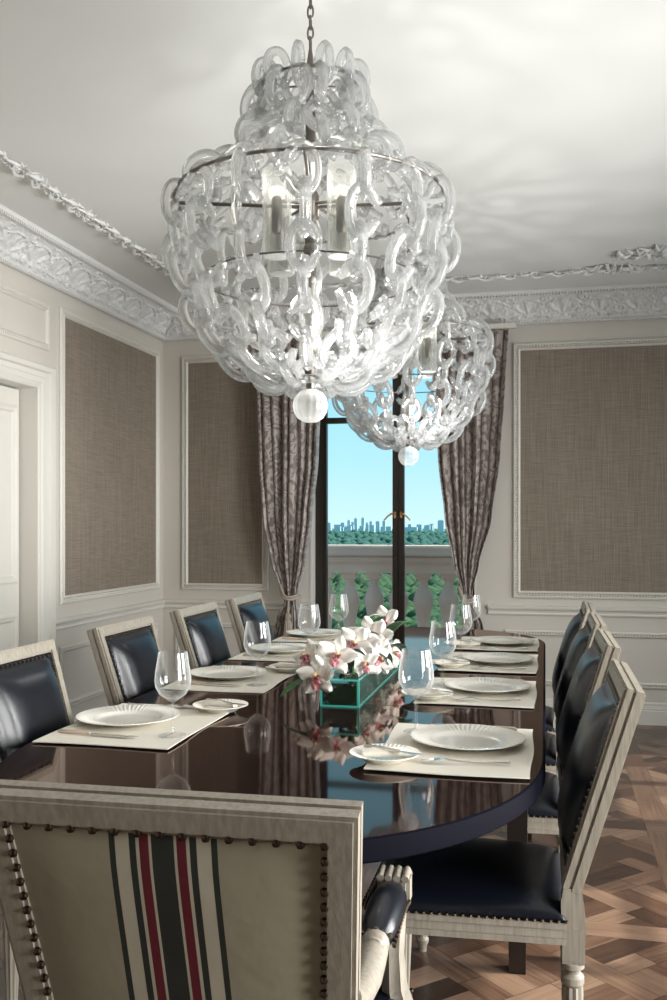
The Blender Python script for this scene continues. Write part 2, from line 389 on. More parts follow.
# parquet floor: square panels with frames and a diagonal basket weave inside
def clip(poly, x0, x1, y0, y1):
    for ax, lim, sg in ((0, x0, 1), (0, x1, -1), (1, y0, 1), (1, y1, -1)):
        out = []
        for i in range(len(poly)):
            p, q = poly[i-1], poly[i]; dp, dq = sg*(p[ax]-lim), sg*(q[ax]-lim)
            if (dp >= 0) != (dq >= 0):
                t = dp/(dp-dq); out.append((p[0]+(q[0]-p[0])*t, p[1]+(q[1]-p[1])*t))
            if dq >= 0: out.append(q)
        poly = out
        if len(poly) < 3: return []
    return poly
def build_floor():
    vs, fs, tones, uvs = [], [], [], []
    g = 0.0012
    def put(poly, ang, tone):
        n = len(vs); off = random.random()*20
        cx = sum(p[0] for p in poly)/len(poly); cy = sum(p[1] for p in poly)/len(poly)
        uu = []
        for x, y in poly:
            d = sqrt((x-cx)**2+(y-cy)**2) or 1
            vs.append((x-(x-cx)/d*g, y-(y-cy)/d*g, 0.0)); uu.append(((x*cos(ang)+y*sin(ang))+off, (-x*sin(ang)+y*cos(ang))+off))
        fs.append(tuple(range(n, n+len(poly)))); tones.append(tone); uvs.append(uu)
    T = 1.12; fw = 0.11
    x_s, y_s = XL-.2, YB-.2
    nx, ny = int((XR+.4-x_s)/T)+1, int((YF+.4-y_s)/T)+1
    rt = lambda: min(1, max(0, random.gauss(.42, .2)))
    for i in range(nx):
        for j in range(ny):
            ox, oy = x_s+i*T, y_s+j*T
            put([(ox, oy), (ox+T, oy), (ox+T, oy+fw), (ox, oy+fw)], 0, rt())
            put([(ox, oy+fw), (ox+fw, oy+fw), (ox+fw, oy+T), (ox, oy+T)], pi/2, rt())
            X0, X1, Y0, Y1 = ox+fw, ox+T, oy+fw, oy+T
            mx, my = (X0+X1)/2, (Y0+Y1)/2; inner = X1-X0
            P = inner/sqrt(2)/2 * 1.0; w = 0.085
            def R(u, v): return (mx+(u-v)/sqrt(2), my+(u+v)/sqrt(2))
            def rect(u0, u1, v0, v1, ang, tone):
                p = clip([R(u0, v0), R(u1, v0), R(u1, v1), R(u0, v1)], X0, X1, Y0, Y1)
                if len(p) > 2: put(p, ang, tone)
            for a in range(-3, 4):
                for b in range(-3, 4):
                    u, v = a*P, b*P
                    # node + strips (over / under)
                    if (a+b) % 2 == 0:
                        rect(u-P/2-0, u+P/2, v-w/2, v+w/2, pi/4, rt())
                        rect(u-w/2, u+w/2, v+w/2, v+P/2-0, 3*pi/4, rt()); rect(u-w/2, u+w/2, v-P/2, v-w/2, 3*pi/4, rt())
                    else:
                        rect(u-w/2, u+w/2, v-P/2, v+P/2, 3*pi/4, rt())
                        rect(u+w/2, u+P/2, v-w/2, v+w/2, pi/4, rt()); rect(u-P/2, u-w/2, v-w/2, v+w/2, pi/4, rt())
                    # filler squares between the strips, each of two short boards
                    c0, c1, d0, d1 = u+w/2, u+P-w/2, v+w/2, v+P-w/2
                    for q in range(3):
                        if (a+b) % 2: h = (d1-d0)/3; rect(c0, c1, d0+q*h, d0+(q+1)*h, pi/4, rt())
                        else: h = (c1-c0)/3; rect(c0+q*h, c0+(q+1)*h, d0, d1, 3*pi/4, rt())
    me = bpy.data.meshes.new('floor'); me.from_pydata(vs, [], fs)
    a = me.attributes.new('tone', 'FLOAT', 'FACE')
    for k, t in enumerate(tones): a.data[k].value = t
    ul = me.uv_layers.new(name='UVMap'); k = 0
    for uu in uvs:
        for q in uu: ul.data[k].uv = q; k += 1
    me.materials.append(M['parquet'])
    me.update()
    n = len(me.vertices)
    o = struct(bpy.data.objects.new('floor', me)); C.objects.link(o)
    o2 = struct(MB().box((XL-WT, YB-WT, -0.12), (XR+WT, YF+WT, -0.002)).build('floor_subfloor', M['black'], None, 0))
    o2.parent = o
build_floor()

# ------------------------------------------------------------------ mouldings
# A wall frame maps (a along the wall, n out of the wall into the room, z) to the world
def on_far(a, n, z): return (a, YF-n, z)
def on_left(a, n, z): return (XL+n, a, z)
def on_right(a, n, z): return (XR-n, a, z)
def on_back(a, n, z): return (a, YB+n, z)
def mbox(mb, W_, a0, a1, n0, n1, z0, z1, bev=0):
    return mb.box(W_(a0, n0, z0), W_(a1, n1, z1), bev)
def strip(mb, W_, horiz, a0, a1, z0, z1, prof):
    """sweep of a stepped profile: prof = [(offset across, height out)] over length"""
    if horiz:
        vs = []; 
        for a in (a0, a1):
            for q, n in prof: vs.append(W_(a, n, z0+q*(z1-z0)))
    else:
        vs = []
        for z in (z0, z1):
            for q, n in prof: vs.append(W_(a0+q*(a1-a0), n, z))
    k = len(prof); mb.add(vs, [(i, i+1, k+i+1, k+i) for i in range(k-1)])
PR = [(0, 0), (0, .012), (.18, .020), (.30, .020), (.42, .010), (.60, .010), (.75, .022), (.90, .016), (1, .006), (1, 0)]
def frame_ring(mb, W_, a0, a1, z0, z1, w, beads=True, h=1.0):
    """picture-frame moulding with a beaded inner row"""
    pr = [(q, n*h) for q, n in PR]; rv = [(1-q, n) for q, n in pr][::-1]
    def corner(t, side):      # t: offset 0 outer .. w inner
        return None
    k = len(pr); vs = []
    pts = [(a0, z0, 1, 1), (a1, z0, -1, 1), (a1, z1, -1, -1), (a0, z1, 1, -1)]
    for (a, z, sa, sz) in pts:
        for q, n in pr: vs.append(W_(a+sa*q*w, n, z+sz*q*w))
    fs = []
    for c in range(4):
        d = (c+1) % 4
        for i in range(k-1): fs.append((c*k+i, c*k+i+1, d*k+i+1, d*k+i))
    mb.add(vs, fs)
    if beads:
        st = 0.019; off = w*0.5; r = .0082*h**.5
        na = max(1, int((a1-a0-2*off)/st)); nz = max(1, int((z1-z0-2*off)/st))
        for i in range(na+1):
            a = a0+off+(a1-a0-2*off)*i/na
            for z in (z0+off, z1-off): mb.ball(W_(a, .015*h, z), r, 6)
        for j in range(1, nz):
            z = z0+off+(z1-z0-2*off)*j/nz
            for a in (a0+off, a1-off): mb.ball(W_(a, .015*h, z), r, 6)

trim_no = [0]
def trim(mb, m='trim', smooth=30):
    trim_no[0] += 1
    return struct(mb.build('trim_%d' % trim_no[0], M[m], None, smooth))

def fabric_wall_panel(W_, a0, a1, z0, z1, lab):
    mb = MB(); mbox(mb, W_, a0+.045, a1-.045, 0, .006, z0+.045, z1-.045)
    o = struct(mb.build('wall_panel_fabric', M['panel'], None, 0)); o['label'] = lab
    mb = MB(); frame_ring(mb, W_, a0, a1, z0, z1, .05); trim(mb)
fabric_wall_panel(on_left, 4.955, 6.385, 0.845, 2.565, 'brown woven panel on the left wall beside the door')
fabric_wall_panel(on_far, -2.59, -1.93, 0.835, 2.535, 'brown woven panel between the room corner and left curtain')
fabric_wall_panel(on_far, -0.215, 2.1, 0.815, 2.530, 'large brown woven panel right of the window')
fabric_wall_panel(on_right, 3.88, 4.32, 0.835, 2.53, 'brown woven panel between the right windows')
fabric_wall_panel(on_left, 0.9, 2.9, 0.845, 2.565, 'brown woven panel on the left wall nearer the viewer')

# overdoor panel, dado panels, rails and baseboards
mb = MB(); frame_ring(mb, on_left, 3.45, 4.835, 2.285, 2.545, .04, h=.9); trim(mb)
def chair_rail(W_, a0, a1, z=0.70):
    mb = MB()
    strip(mb, W_, True, a0, a1, z, z+.065, [(0, 0), (0, .010), (.15, .016), (.3, .012), (.5, .016), (.65, .030), (.85, .034), (.95, .028), (1, .018), (1, 0)])
    trim(mb)
for W_, a0, a1 in ((on_far, XL, -1.62), (on_far, -.38, XR), (on_left, 4.86, YF), (on_left, YB, 3.44), (on_right, YB, .20), (on_right, 1.76, 2.27), (on_right, 3.83, 4.37), (on_right, 5.93, YF), (on_back, XL, XR)):
    chair_rail(W_, a0, a1)
for W_, a0, a1 in ((on_far, -2.64, -1.70), (on_far, -.27, 0.98), (on_far, 1.06, 2.15), (on_left, 4.96, 6.36), (on_left, 1.0, 3.3), (on_right, 3.88, 4.32)):
    mb = MB(); frame_ring(mb, W_, a0, a1, 0.235, 0.60, .036, h=.8); trim(mb)
bn = {'far': 0}
def baseboard(side, W_, a0, a1):
    mb = MB(); strip(mb, W_, True, a0, a1, 0, .145, [(0, 0), (0, .020), (.62, .020), (.66, .016), (.72, .018), (.85, .012), (.95, .014), (1, .006), (1, 0)])
    o = struct(mb.build('baseboard_'+side, M['trim'], None, 30))
baseboard('far', on_far, XL, -1.62); baseboard('far', on_far, -.38, XR)
baseboard('left', on_left, 4.86, YF); baseboard('left', on_left, YB, 3.44)
baseboard('right', on_right, YB, YF); baseboard('back', on_back, XL, XR)

# cornice: cove with palmette relief, bead row below, dentils above
def relief(u, v):
    """u along (m), v 0..1 across the cove -> height"""
    P = 0.235; a = (u/P) % 1.0; a = (a-.5)*2; h = 0.0
    # palmette fan
    bx, bv = a*.118, (v-.16)*.27
    r = sqrt(bx*bx+bv*bv); th = math.atan2(bx, bv)
    lim = .150*(1-.16*(th/1.6)**2)
    if abs(th) < 1.75 and r < lim and r > .016:
        h += .0075*max(0, cos(th*8.0))**.7*min(1, (lim-r)/.018)*min(1, r/.06)
    if abs(r-lim-.006) < .007 and abs(th) < 1.6: h += .011*(1-abs(r-lim-.006)/.007)
    h += .011*exp(-(r/.014)**2)
    # scrolls between the fans
    cx = (1-abs(a))*.118; 
    for (sx, sv, sr) in ((.0, .30, .030), (.0, .78, .024), (.042, .12, .017)):
        d = sqrt((cx-sx)**2+((v-sv)*.27)**2)
        h += .007*exp(-((d-sr)/.005)**2) + .006*exp(-(d/.007)**2)
    h += .0036*sin(u*170+sin(v*40)*2)*sin(v*55+cos(u*55)*2)
    return h*min(1, v/.08)*min(1, (1-v)/.08)
def cornice(W_, a0, a1, step=.0075, m0=True, m1=True):
    """mitred at both ends; depth .20, height .19"""
    D, Z0 = .20, 2.655; HH = H-Z0
    nu = int((a1-a0)/step); nv = 40; mb = MB()
    prof = []      # v, n, z, relief weight
    def P(v):
        # bottom fillets, cove, top fillets
        if v < .06: return (.012, Z0, 0)
        if v < .10: return (.026, Z0+.004, 0)
        if v < .14: return (.026, Z0+.020, 0)
        if v > .96: return (D, H-.001, 0)
        if v > .91: return (D-.002, H-.022, 0)
        if v > .87: return (D-.022, H-.024, 0)
        t = (v-.14)/.73; an = t*pi/2
        n = .026+(D-.048)*(t*.55+.45*(1-cos(an))); z = Z0+.020+(HH-.044)*(t*.55+.45*sin(an))
        return (n, z, t)
    def fn(i, j):
        n, z, t = P(j); a = a0+(a1-a0)*i
        if t: 
            h = relief(a, t)*1.5; n += h*.7; z -= h*.7
        lo, hi = (a0+n if m0 else a0), (a1-n if m1 else a1)
        return W_(min(max(a, lo), hi), n, z)
    mb.grid(nu, nv, fn)
    # bead row and dentil row
    k = int((a1-a0-.05)/.020)
    for i in range(k):
        a = a0+.03+i*.020
        mb.ball(W_(a, .028, Z0+.012), .0085, 6)
        if a0+D < a < a1-D: mbox(mb, W_, a, a+.011, D-.024, D-.004, H-.036, H-.022)
    trim(mb, 'plaster', 50)
cornice(on_far, XL, XR)
cornice(on_left, 3.0, YF, m0=False)
cornice(on_left, YB, 3.0, step=.03, m1=False)
cornice(on_right, YB, YF, step=.03)
cornice(on_back, XL, XR, step=.03)

# ceiling garland of acanthus scrolls running inside the cornice
def garland(p0, p1, width, seed, mitre=0):
    rnd = random.Random(seed); mb = MB(); p0 = Vector(p0); p1 = Vector(p1); L_ = (p1-p0).length; d = (p1-p0)/L_; q = Vector((-d.y, d.x, 0))
    def W2(a, b, h): 
        p = p0+d*a+q*b; return Vector((p.x, p.y, H-h))
    a = 0.0; sgn = 1
    # thin continuous stem
    mb.tube([W2(i*.03, .022*sin(i*.03*2*pi/.36), .003) for i in range(int(L_/.03))], .0045, 6)
    while a < L_-.1:
        # curled leaf
        ln = rnd.uniform(.11, .16); n = 9; pts = []; rr = []
        for i in range(n):
            t = i/(n-1); th = t*2.6
            pts.append(W2(a+ln*t*(1-.18*t), sgn*(width*.5)*sin(th*.9)*(1-.25*t), .010+.012*sin(pi*t))); rr.append(.003+.0070*sin(pi*min(1, t*1.05+.02)))
        mb.tube(pts, rr, 6)
        for s in range(rnd.randint(5, 8)):
            t = rnd.random(); c = W2(a+ln*t, sgn*rnd.uniform(-.3, .55)*width, .008)
            an = rnd.uniform(-.9, .9)+(0 if rnd.random() < .6 else pi/2); l2 = rnd.uniform(.025, .06)
            v = (d*cos(an)+q*sin(an))*l2
            mb.tube([c-v*.5, c+Vector((0, 0, -.012)), c+v*.5+Vector((q.x, q.y, 0))*.008*sgn], [.002, rnd.uniform(.004, .0065), .0015], 6)
        if rnd.random() < .5: mb.ball(W2(a+ln*.8, sgn*width*.35, .010), rnd.uniform(.009, .014), 8)
        sgn = -sgn; a += rnd.uniform(.065, .085)
    return mb
GX, GY, GXR = -2.20, 5.86, 1.78
mb = garland((GX, 1.0, 0), (GX, GY+.03, 0), .085, 3); trim(mb, 'plaster', 60)
mb = garland((GX, GY, 0), (GXR, GY, 0), .07, 5); trim(mb, 'plaster', 60)
# cartouche cluster where the garland turns
rnd = random.Random(11); mb = MB()
for (cx, cy, n, sp) in ((0.62, 5.55, 46, .17), (0.40, 5.83, 26, .13)):
    for i in range(n):
        an = rnd.uniform(0, 2*pi); r = sp*sqrt(rnd.random()); x, y = cx+r*cos(an)*1.5, cy+r*sin(an)*.6
        t = rnd.uniform(0, 2*pi); l = rnd.uniform(.02, .05)
        mb.tube([(x-l*cos(t), y-l*sin(t), H-.004), (x, y, H-.022), (x+l*cos(t+.6), y+l*sin(t+.6), H-.008)], [.004, .013, .004], 6)
trim(mb, 'plaster', 60)
# small recessed ceiling vent
vb = MB().box((-1.80, 5.42, H-.006), (-1.60, 5.56, H-.001)).build('ceiling_vent', M['black'])
for k in range(1): pass
tag(vb, 'small black ceiling vent near the far cornice', 'vent')
fr = MB()
for a, b in (((-1.82, 5.40), (-1.58, 5.42)), ((-1.82, 5.56), (-1.58, 5.58)), ((-1.82, 5.42), (-1.80, 5.56)), ((-1.60, 5.42), (-1.58, 5.56))):
    fr.box((*a, H-.010), (*b, H-.001))
fr.build('vent_frame', M['ceil'], vb)

# ------------------------------------------------------------------ left door
def door_left():
    y0, y1, z1 = DOOR[0], DOOR[1], DOOR[3]
    rev = MB()
    rev.box((XL-WT, y1-.001, 0), (XL+.004, y1+.012, z1+.01)); rev.box((XL-WT, y0-.012, 0), (XL+.004, y0+.001, z1+.01)); rev.box((XL-WT, y0, z1-.001), (XL+.004, y1, z1+.012))
    dj = struct(rev.build('door_1', M['trim'], None, 0))
    cs = MB(); w = .155
    pr = [(0, 0), (0, .016), (.10, .022), (.22, .018), (.30, .026), (.45, .030), (.50, .022), (.68, .026), (.74, .040), (.92, .046), (1, .036), (1, 0)]
    k = len(pr); vs = []
    for (a, z, sa, sz) in ((y0, 0, -1, 0), (y0, z1, -1, 1), (y1, z1, 1, 1), (y1, 0, 1, 0)):
        for q, n in pr: vs.append(on_left(a+sa*q*w, n, z+sz*q*w*.85))
    cs.add(vs, [(c*k+i, c*k+i+1, (c+1)*k+i+1, (c+1)*k+i) for c in range(3) for i in range(k-1)])
    cs.build('door_casing', M['trim'], dj, 30)
    lf = MB(); xf = XL-.09
    lf.box((xf-.045, y0+.012, .01), (xf, y1-.014, z1-.012))
    def ring(a0, a1, z0, z1_):
        vs2 = []; p2 = [(0, 0), (.0, .010), (.012, .016), (.024, .010), (.034, .012), (.044, .0)]
        for (a, z, sa, sz) in ((a0, z0, 1, 1), (a1, z0, -1, 1), (a1, z1_, -1, -1), (a0, z1_, 1, -1)):
            for q, n in p2: vs2.append((xf+n, a+sa*q, z+sz*q))
        kk = len(p2); lf.add(vs2, [(c*kk+i, c*kk+i+1, ((c+1) % 4)*kk+i+1, ((c+1) % 4)*kk+i) for c in range(4) for i in range(kk-1)])
    for a0, a1 in ((y0+.11, (y0+y1)/2-.05), ((y0+y1)/2+.05, y1-.045)):
        for za, zb in ((.2, .82), (.985, 1.96)): ring(a0, a1, za, zb)
    lf.build('door_leaf', M['trim'], dj, 30)
    kb = MB(); kb.ball((xf+.05, y0+.06, 1.0), .026, 12); kb.tube([(xf, y0+.06, 1.0), (xf+.05, y0+.06, 1.0)], .009, 8)
    kb.build('door_knob', M['brass'], dj)
door_left()

# ------------------------------------------------------------------ balcony window
def balcony_window():
    x0, x1, z0, z1 = WIN; yf = YF+.10; fr = MB()
    # reveal
    for a, b in (((x0-.0, YF-.004, z0), (x0+.012, YF+WT, z1)), ((x1-.012, YF-.004, z0), (x1, YF+WT, z1)), ((x0, YF-.004, z1-.012), (x1, YF+WT, z1))):
        fr.box(a, b)
    fr2 = MB(); fr2.box((x0-.02, YF-.05, z0-.03), (x1+.02, YF+WT+.03, z0), .004)
    w = struct(fr.build('window_1', M['trim'], None, 0)); fr2.build('window_sill', M['trim'], w)
    fm = MB()
    fm.box((x0+.012, yf, z0), (x0+.075, yf+.07, z1-.012), .004); fm.box((x1-.075, yf, z0), (x1-.012, yf+.07, z1-.012), .004)
    fm.box((x0+.075, yf, z1-.07), (x1-.075, yf+.07, z1-.012), .004); fm.box((x0+.075, yf, z0), (x1-.075, yf+.07, z0+.05), .004)
    fm.box((x0+.075, yf+.005, 2.035), (x1-.075, yf+.06, 2.075), .004)
    fm.build('window_frame', M['frame'], w)
    xm = -1.012
    for a, b, nm in ((x0+.077, xm-.001, 0), (xm+.001, x1-.077, 1)):
        sm = MB(); s = .040; t = .018
        if nm == 0: sm.box((b-s, yf-.004, z0+.052), (b, yf+.05, z1-.072), .006); sm.box((a, yf, z0+.052), (a+t, yf+.05, z1-.072), .003)
        else: sm.box((a, yf-.004, z0+.052), (a+s, yf+.05, z1-.072), .006); sm.box((b-t, yf, z0+.052), (b, yf+.05, z1-.072), .003)
        sm.box((a, yf, z0+.052), (b, yf+.05, z0+.16), .003)
        sash = sm.build('window_sash', M['frame'], w)
        MB().box((a+.01, yf+.022, z0+.1), (b-.01, yf+.026, z1-.07)).build('pane', M['pane'], sash, 0)
        sg = -1 if nm == 0 else 1; hx = xm+sg*.022
        hm = MB(); hm.box((hx-.008, yf-.012, 1.355), (hx+.008, yf-.003, 1.40), .003)
        hm.tube([(hx, yf-.01, 1.388), (hx, yf-.045, 1.388), (hx+sg*.02, yf-.055, 1.385), (hx+sg*.045, yf-.055, 1.368), (hx+sg*.070, yf-.052, 1.340)], [.006, .006, .007, .006, .005], 8)
        hm.build('lever_handle', M['brass'], sash)
balcony_window()
def side_window(n, h):
    y0, y1, z0, z1 = h; xf = XR+.10
    fm = MB()
    for a, b in (((xf, y0, z0), (xf+.06, y0+.06, z1)), ((xf, y1-.06, z0), (xf+.06, y1, z1)), ((xf, y0, z1-.06), (xf+.06, y1, z1)), ((xf, y0, z0), (xf+.06, y1, z0+.06)),
                 ((xf, (y0+y1)/2-.04, z0), (xf+.06, (y0+y1)/2+.04, z1)), ((xf, y0, 1.95), (xf+.06, y1, 1.99)), ((xf, y0, 1.1), (xf+.06, y1, 1.13))): fm.box(a, b)
    w = struct(fm.build('window_%d' % n, M['frame'], None, 0))
    MB().box((xf+.02, y0+.03, z0+.03), (xf+.024, y1-.03, z1-.03)).build('pane', M['pane'], w, 0)
    cs = MB(); frame_ring(cs, on_right, y0-.1, y1+.1, z0-.1, z1+.08, .1, False, 1.3); cs.build('window_casing', M['trim'], w)
side_window(2, RW[0]); side_window(3, RW[1]); side_window(4, RW[2])

# ------------------------------------------------------------------ curtains
def interp(tab, z):
    for i in range(len(tab)-1):
        if tab[i][0] >= z >= tab[i+1][0]:
            t = (tab[i][0]-z)/(tab[i][0]-tab[i+1][0]+1e-9); t = t*t*(3-2*t)*.5+t*.5
            return tuple(tab[i][k]+(tab[i+1][k]-tab[i][k])*t for k in range(1, len(tab[i])))
    return tab[-1][1:] if z < tab[-1][0] else tab[0][1:]
def curtain(tab, lab, yc, folds, seed):
    rnd = random.Random(seed); ph = [rnd.uniform(-.5, .5) for _ in range(folds+2)]
    nu, nv = folds*14, 110; zt, zb = 2.60, .02
    me = MB(); uvs = []
    def fn(i, j):
        z = zt+(zb-zt)*j; x0, x1, dp = interp(tab, z)
        f = i*folds; k = int(f); sft = ph[k]*(1-(f-k))+ph[min(k+1, folds)]*(f-k)
        x = x0+(x1-x0)*i
        amp = dp*1.75*(.75+.25*sin(k*2.3+seed)); yy = -amp*(abs(cos(pi*(f+sft*.25)))**.9)
        yy += .012*sin(j*9+i*14)*(dp/.06)
        x += .010*sin(2*pi*f)*(x1-x0)/.45
        return (x, yc+yy+.04, z)
    me.grid(nu, nv, fn)
    m = me.mesh('curtain', M['brocade'], 80)
    ul = m.uv_layers.new(name='UVMap')
    for p in m.polygons:
        for li, vi in zip(p.loop_indices, p.vertices):
            j, i = divmod(vi, nu+1); ul.data[li].uv = (i/nu*1.25+seed, j/nv*2.6)
    o = bpy.data.objects.new('curtain', m); C.objects.link(o)
    so = o.modifiers.new('thick', 'SOLIDIFY'); so.thickness = .003
    return tag(o, lab, 'curtain', 'window curtains')
LT = [(2.62, -2.02, -1.55, .06), (2.2, -1.96, -1.515, .062), (1.75, -1.945, -1.53, .06), (1.35, -1.915, -1.575, .058), (1.05, -1.86, -1.625, .05), (.86, -1.80, -1.68, .035),
      (.78, -1.775, -1.70, .03), (.66, -1.83, -1.68, .035), (.45, -1.88, -1.66, .05), (0, -1.90, -1.64, .055)]
RT = [(2.62, -.76, -.235, .06), (2.2, -.735, -.26, .062), (1.75, -.70, -.29, .06), (1.35, -.655, -.345, .058), (1.05, -.60, -.43, .05), (.86, -.545, -.475, .035),
      (.78, -.535, -.485, .03), (.66, -.52, -.41, .035), (.45, -.52, -.36, .05), (0, -.53, -.34, .055)]
cl = curtain(LT, 'mauve brocade curtain left of the window, tied back with a tassel', YF-.13, 7, 1)
cr = curtain(RT, 'mauve brocade curtain right of the window, behind the far place settings', YF-.13, 8, 2)
def tieback(c, xc, xw, side):
    mb = MB(); pts = []
    for i in range(13):
        a = pi*i/12; pts.append((xc-cos(a)*xw*side, YF-.13+.02-.075*sin(a), .79+.10*abs(cos(a))**2*(1 if cos(a)*side > 0 else .15)*1.0))
    mb.tube(pts, .011, 8); mb.tube([(p[0], p[1]-.004, p[2]+.018) for p in pts], .009, 8)
    o = mb.build('tieback_cord', M['cord'], c)
    tb = MB(); tx = xc+.01*side
    tb.tube([(tx, YF-.20, .79), (tx+.004, YF-.215, .74), (tx, YF-.21, .70)], .007, 6)
    tb.lathe([(.001, .70), (.018, .695), (.024, .675), (.014, .655), (.022, .64), (.030, .58), (.034, .50), (.001, .499)], (tx, YF-.21, 0), 24, (12, .18))
    tb.build('tassel', M['cord'], o)
tieback(cl, -1.74, .07, 1); tieback(cr, -.51, .06, -1)
rl = MB(); rl.box((-2.06, YF-.16, 2.605), (-.19, YF-.10, 2.64), .004); rl.box((-2.0, YF-.12, 2.61), (-1.96, YF, 2.635)); rl.box((-.28, YF-.12, 2.61), (-.24, YF, 2.635))
tag(rl.build('curtain_track', M['trim']), 'white curtain track above the balcony window', 'curtain track')

# ------------------------------------------------------------------ balcony, balustrade, park and skyline
struct(MB().box((-6, YF+WT, -.25), (5, 8.4, -.02)).build('ground_balcony_slab', M['stone'], None, 0))
def balustrade():
    b = empty('balustrade', (0, 8.0, 0)); tag(b, 'grey stone balustrade on the balcony outside the window', 'balustrade')
    r = MB(); r.box((-5, -.17, 1.045), (4, .17, 1.135), .012); r.box((-5, -.13, .985), (4, .13, 1.045), .01); r.box((-5, -.10, .90), (4, .10, .985))
    r.build('coping', M['stone'], b)
    q = MB(); q.box((-5, -.14, -.02), (4, .14, .20), .01); q.box((-5, -.12, .20), (4, .12, .25), .008); q.build('plinth', M['stone'], b)
    mb = MB()
    mb.box((-.068, -.068, .25), (.068, .068, .31))
    mb.lathe([(.066, .31), (.066, .335), (.052, .35), (.048, .37), (.050, .42), (.056, .50), (.068, .58), (.084, .635), (.086, .665), (.080, .70), (.062, .74), (.046, .78), (.038, .82), (.040, .835), (.050, .84), (.050, .85)], n=20)
    mb.box((-.062, -.062, .85), (.062, .062, .90))
    me = mb.mesh('baluster', M['stone'])
    k = 0
    for i in range(40):
        x = -4.6+i*.213-.035
        if x > 2.5: break
        o = bpy.data.objects.new('baluster', me); C.objects.link(o); o.parent = b; o.location = (x, 0, 0); k += 1
balustrade()
GZ = -60.0
struct(MB().box((-16000, 60, GZ-5), (16000, 22000, GZ)).build('ground_park', M['park'], None, 0))
def forest(name, m, lab, n, d0, d1, r0, r1, zoff=0, seed=1, sub=1):
    rnd = random.Random(seed); mb = MB(); bm = bmesh.new(); bmesh.ops.create_icosphere(bm, subdivisions=sub, radius=1)
    bv = [v.co.copy() for v in bm.verts]; bf = [[v.index for v in f.verts] for f in bm.faces]; bm.free()
    for i in range(n):
        t = rnd.random(); d = d0*(d1/d0)**t; u = rnd.uniform(-.55, .30); x = d*u*1.0; y = d
        r = (r0+(r1-r0)*t)*rnd.uniform(.7, 1.3); ph = rnd.uniform(0, 6)
        sc = (r, r, r*rnd.uniform(.7, 1.15))
        vs = []
        for v in bv:
            k = 1+.18*sin(v.x*5+ph)*cos(v.y*6+ph*2)+.12*sin(v.z*9+ph); vs.append((x+v.x*sc[0]*k, y+v.y*sc[1]*k, GZ+r*.8+v.z*sc[2]*k+zoff))
        mb.add(vs, bf)
    o = mb.build(name, m, None, 80); return tag(o, lab, 'trees', None, 'stuff')
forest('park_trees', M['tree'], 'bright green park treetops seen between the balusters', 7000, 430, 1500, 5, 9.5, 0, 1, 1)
forest('distant_forest', M['fartree'], 'dark teal haze-tinted band of distant park trees under the skyline', 5000, 1700, 6300, 11, 17, 0, 2)
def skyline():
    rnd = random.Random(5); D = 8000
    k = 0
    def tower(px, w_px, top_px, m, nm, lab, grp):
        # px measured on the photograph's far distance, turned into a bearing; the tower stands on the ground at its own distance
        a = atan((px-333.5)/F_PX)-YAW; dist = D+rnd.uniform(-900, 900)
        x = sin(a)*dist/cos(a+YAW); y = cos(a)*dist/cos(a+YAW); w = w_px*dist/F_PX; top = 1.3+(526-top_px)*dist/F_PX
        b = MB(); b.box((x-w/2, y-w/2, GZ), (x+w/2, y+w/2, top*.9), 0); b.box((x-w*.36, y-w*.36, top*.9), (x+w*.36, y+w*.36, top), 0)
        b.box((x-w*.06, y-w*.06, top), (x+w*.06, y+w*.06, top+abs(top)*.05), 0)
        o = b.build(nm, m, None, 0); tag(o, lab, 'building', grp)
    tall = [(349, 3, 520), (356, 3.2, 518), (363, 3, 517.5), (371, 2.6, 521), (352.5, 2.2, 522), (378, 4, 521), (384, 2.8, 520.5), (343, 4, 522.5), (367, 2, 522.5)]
    for p, w, t in tall: tower(p, w, t, M['tower2'], 'skyscraper', 'pale haze-tinted skyscraper in the cluster left of the window mullion', 'downtown skyscrapers')
    for i in range(16): tower(rnd.uniform(335, 391), rnd.uniform(3, 7), rnd.uniform(524.5, 527.5), M['tower'], 'city_block', 'low haze-tinted bluish city block on the skyline left of the mullion', 'low city blocks on the left')
    for i in range(13): tower(rnd.uniform(405, 432), rnd.uniform(3, 8), rnd.uniform(523.5, 527.5), M['tower'], 'city_block', 'low haze-tinted bluish city block on the skyline right of the mullion', 'low city blocks on the right')
    tower(441, 6, 520, M['tower'], 'apartment_tower', 'broad haze-tinted blue tower beside the right curtain on the skyline', None)
    tower(328, 7, 522.5, M['tower'], 'apartment_tower', 'broad haze-tinted blue tower beside the left curtain on the skyline', None)
skyline()

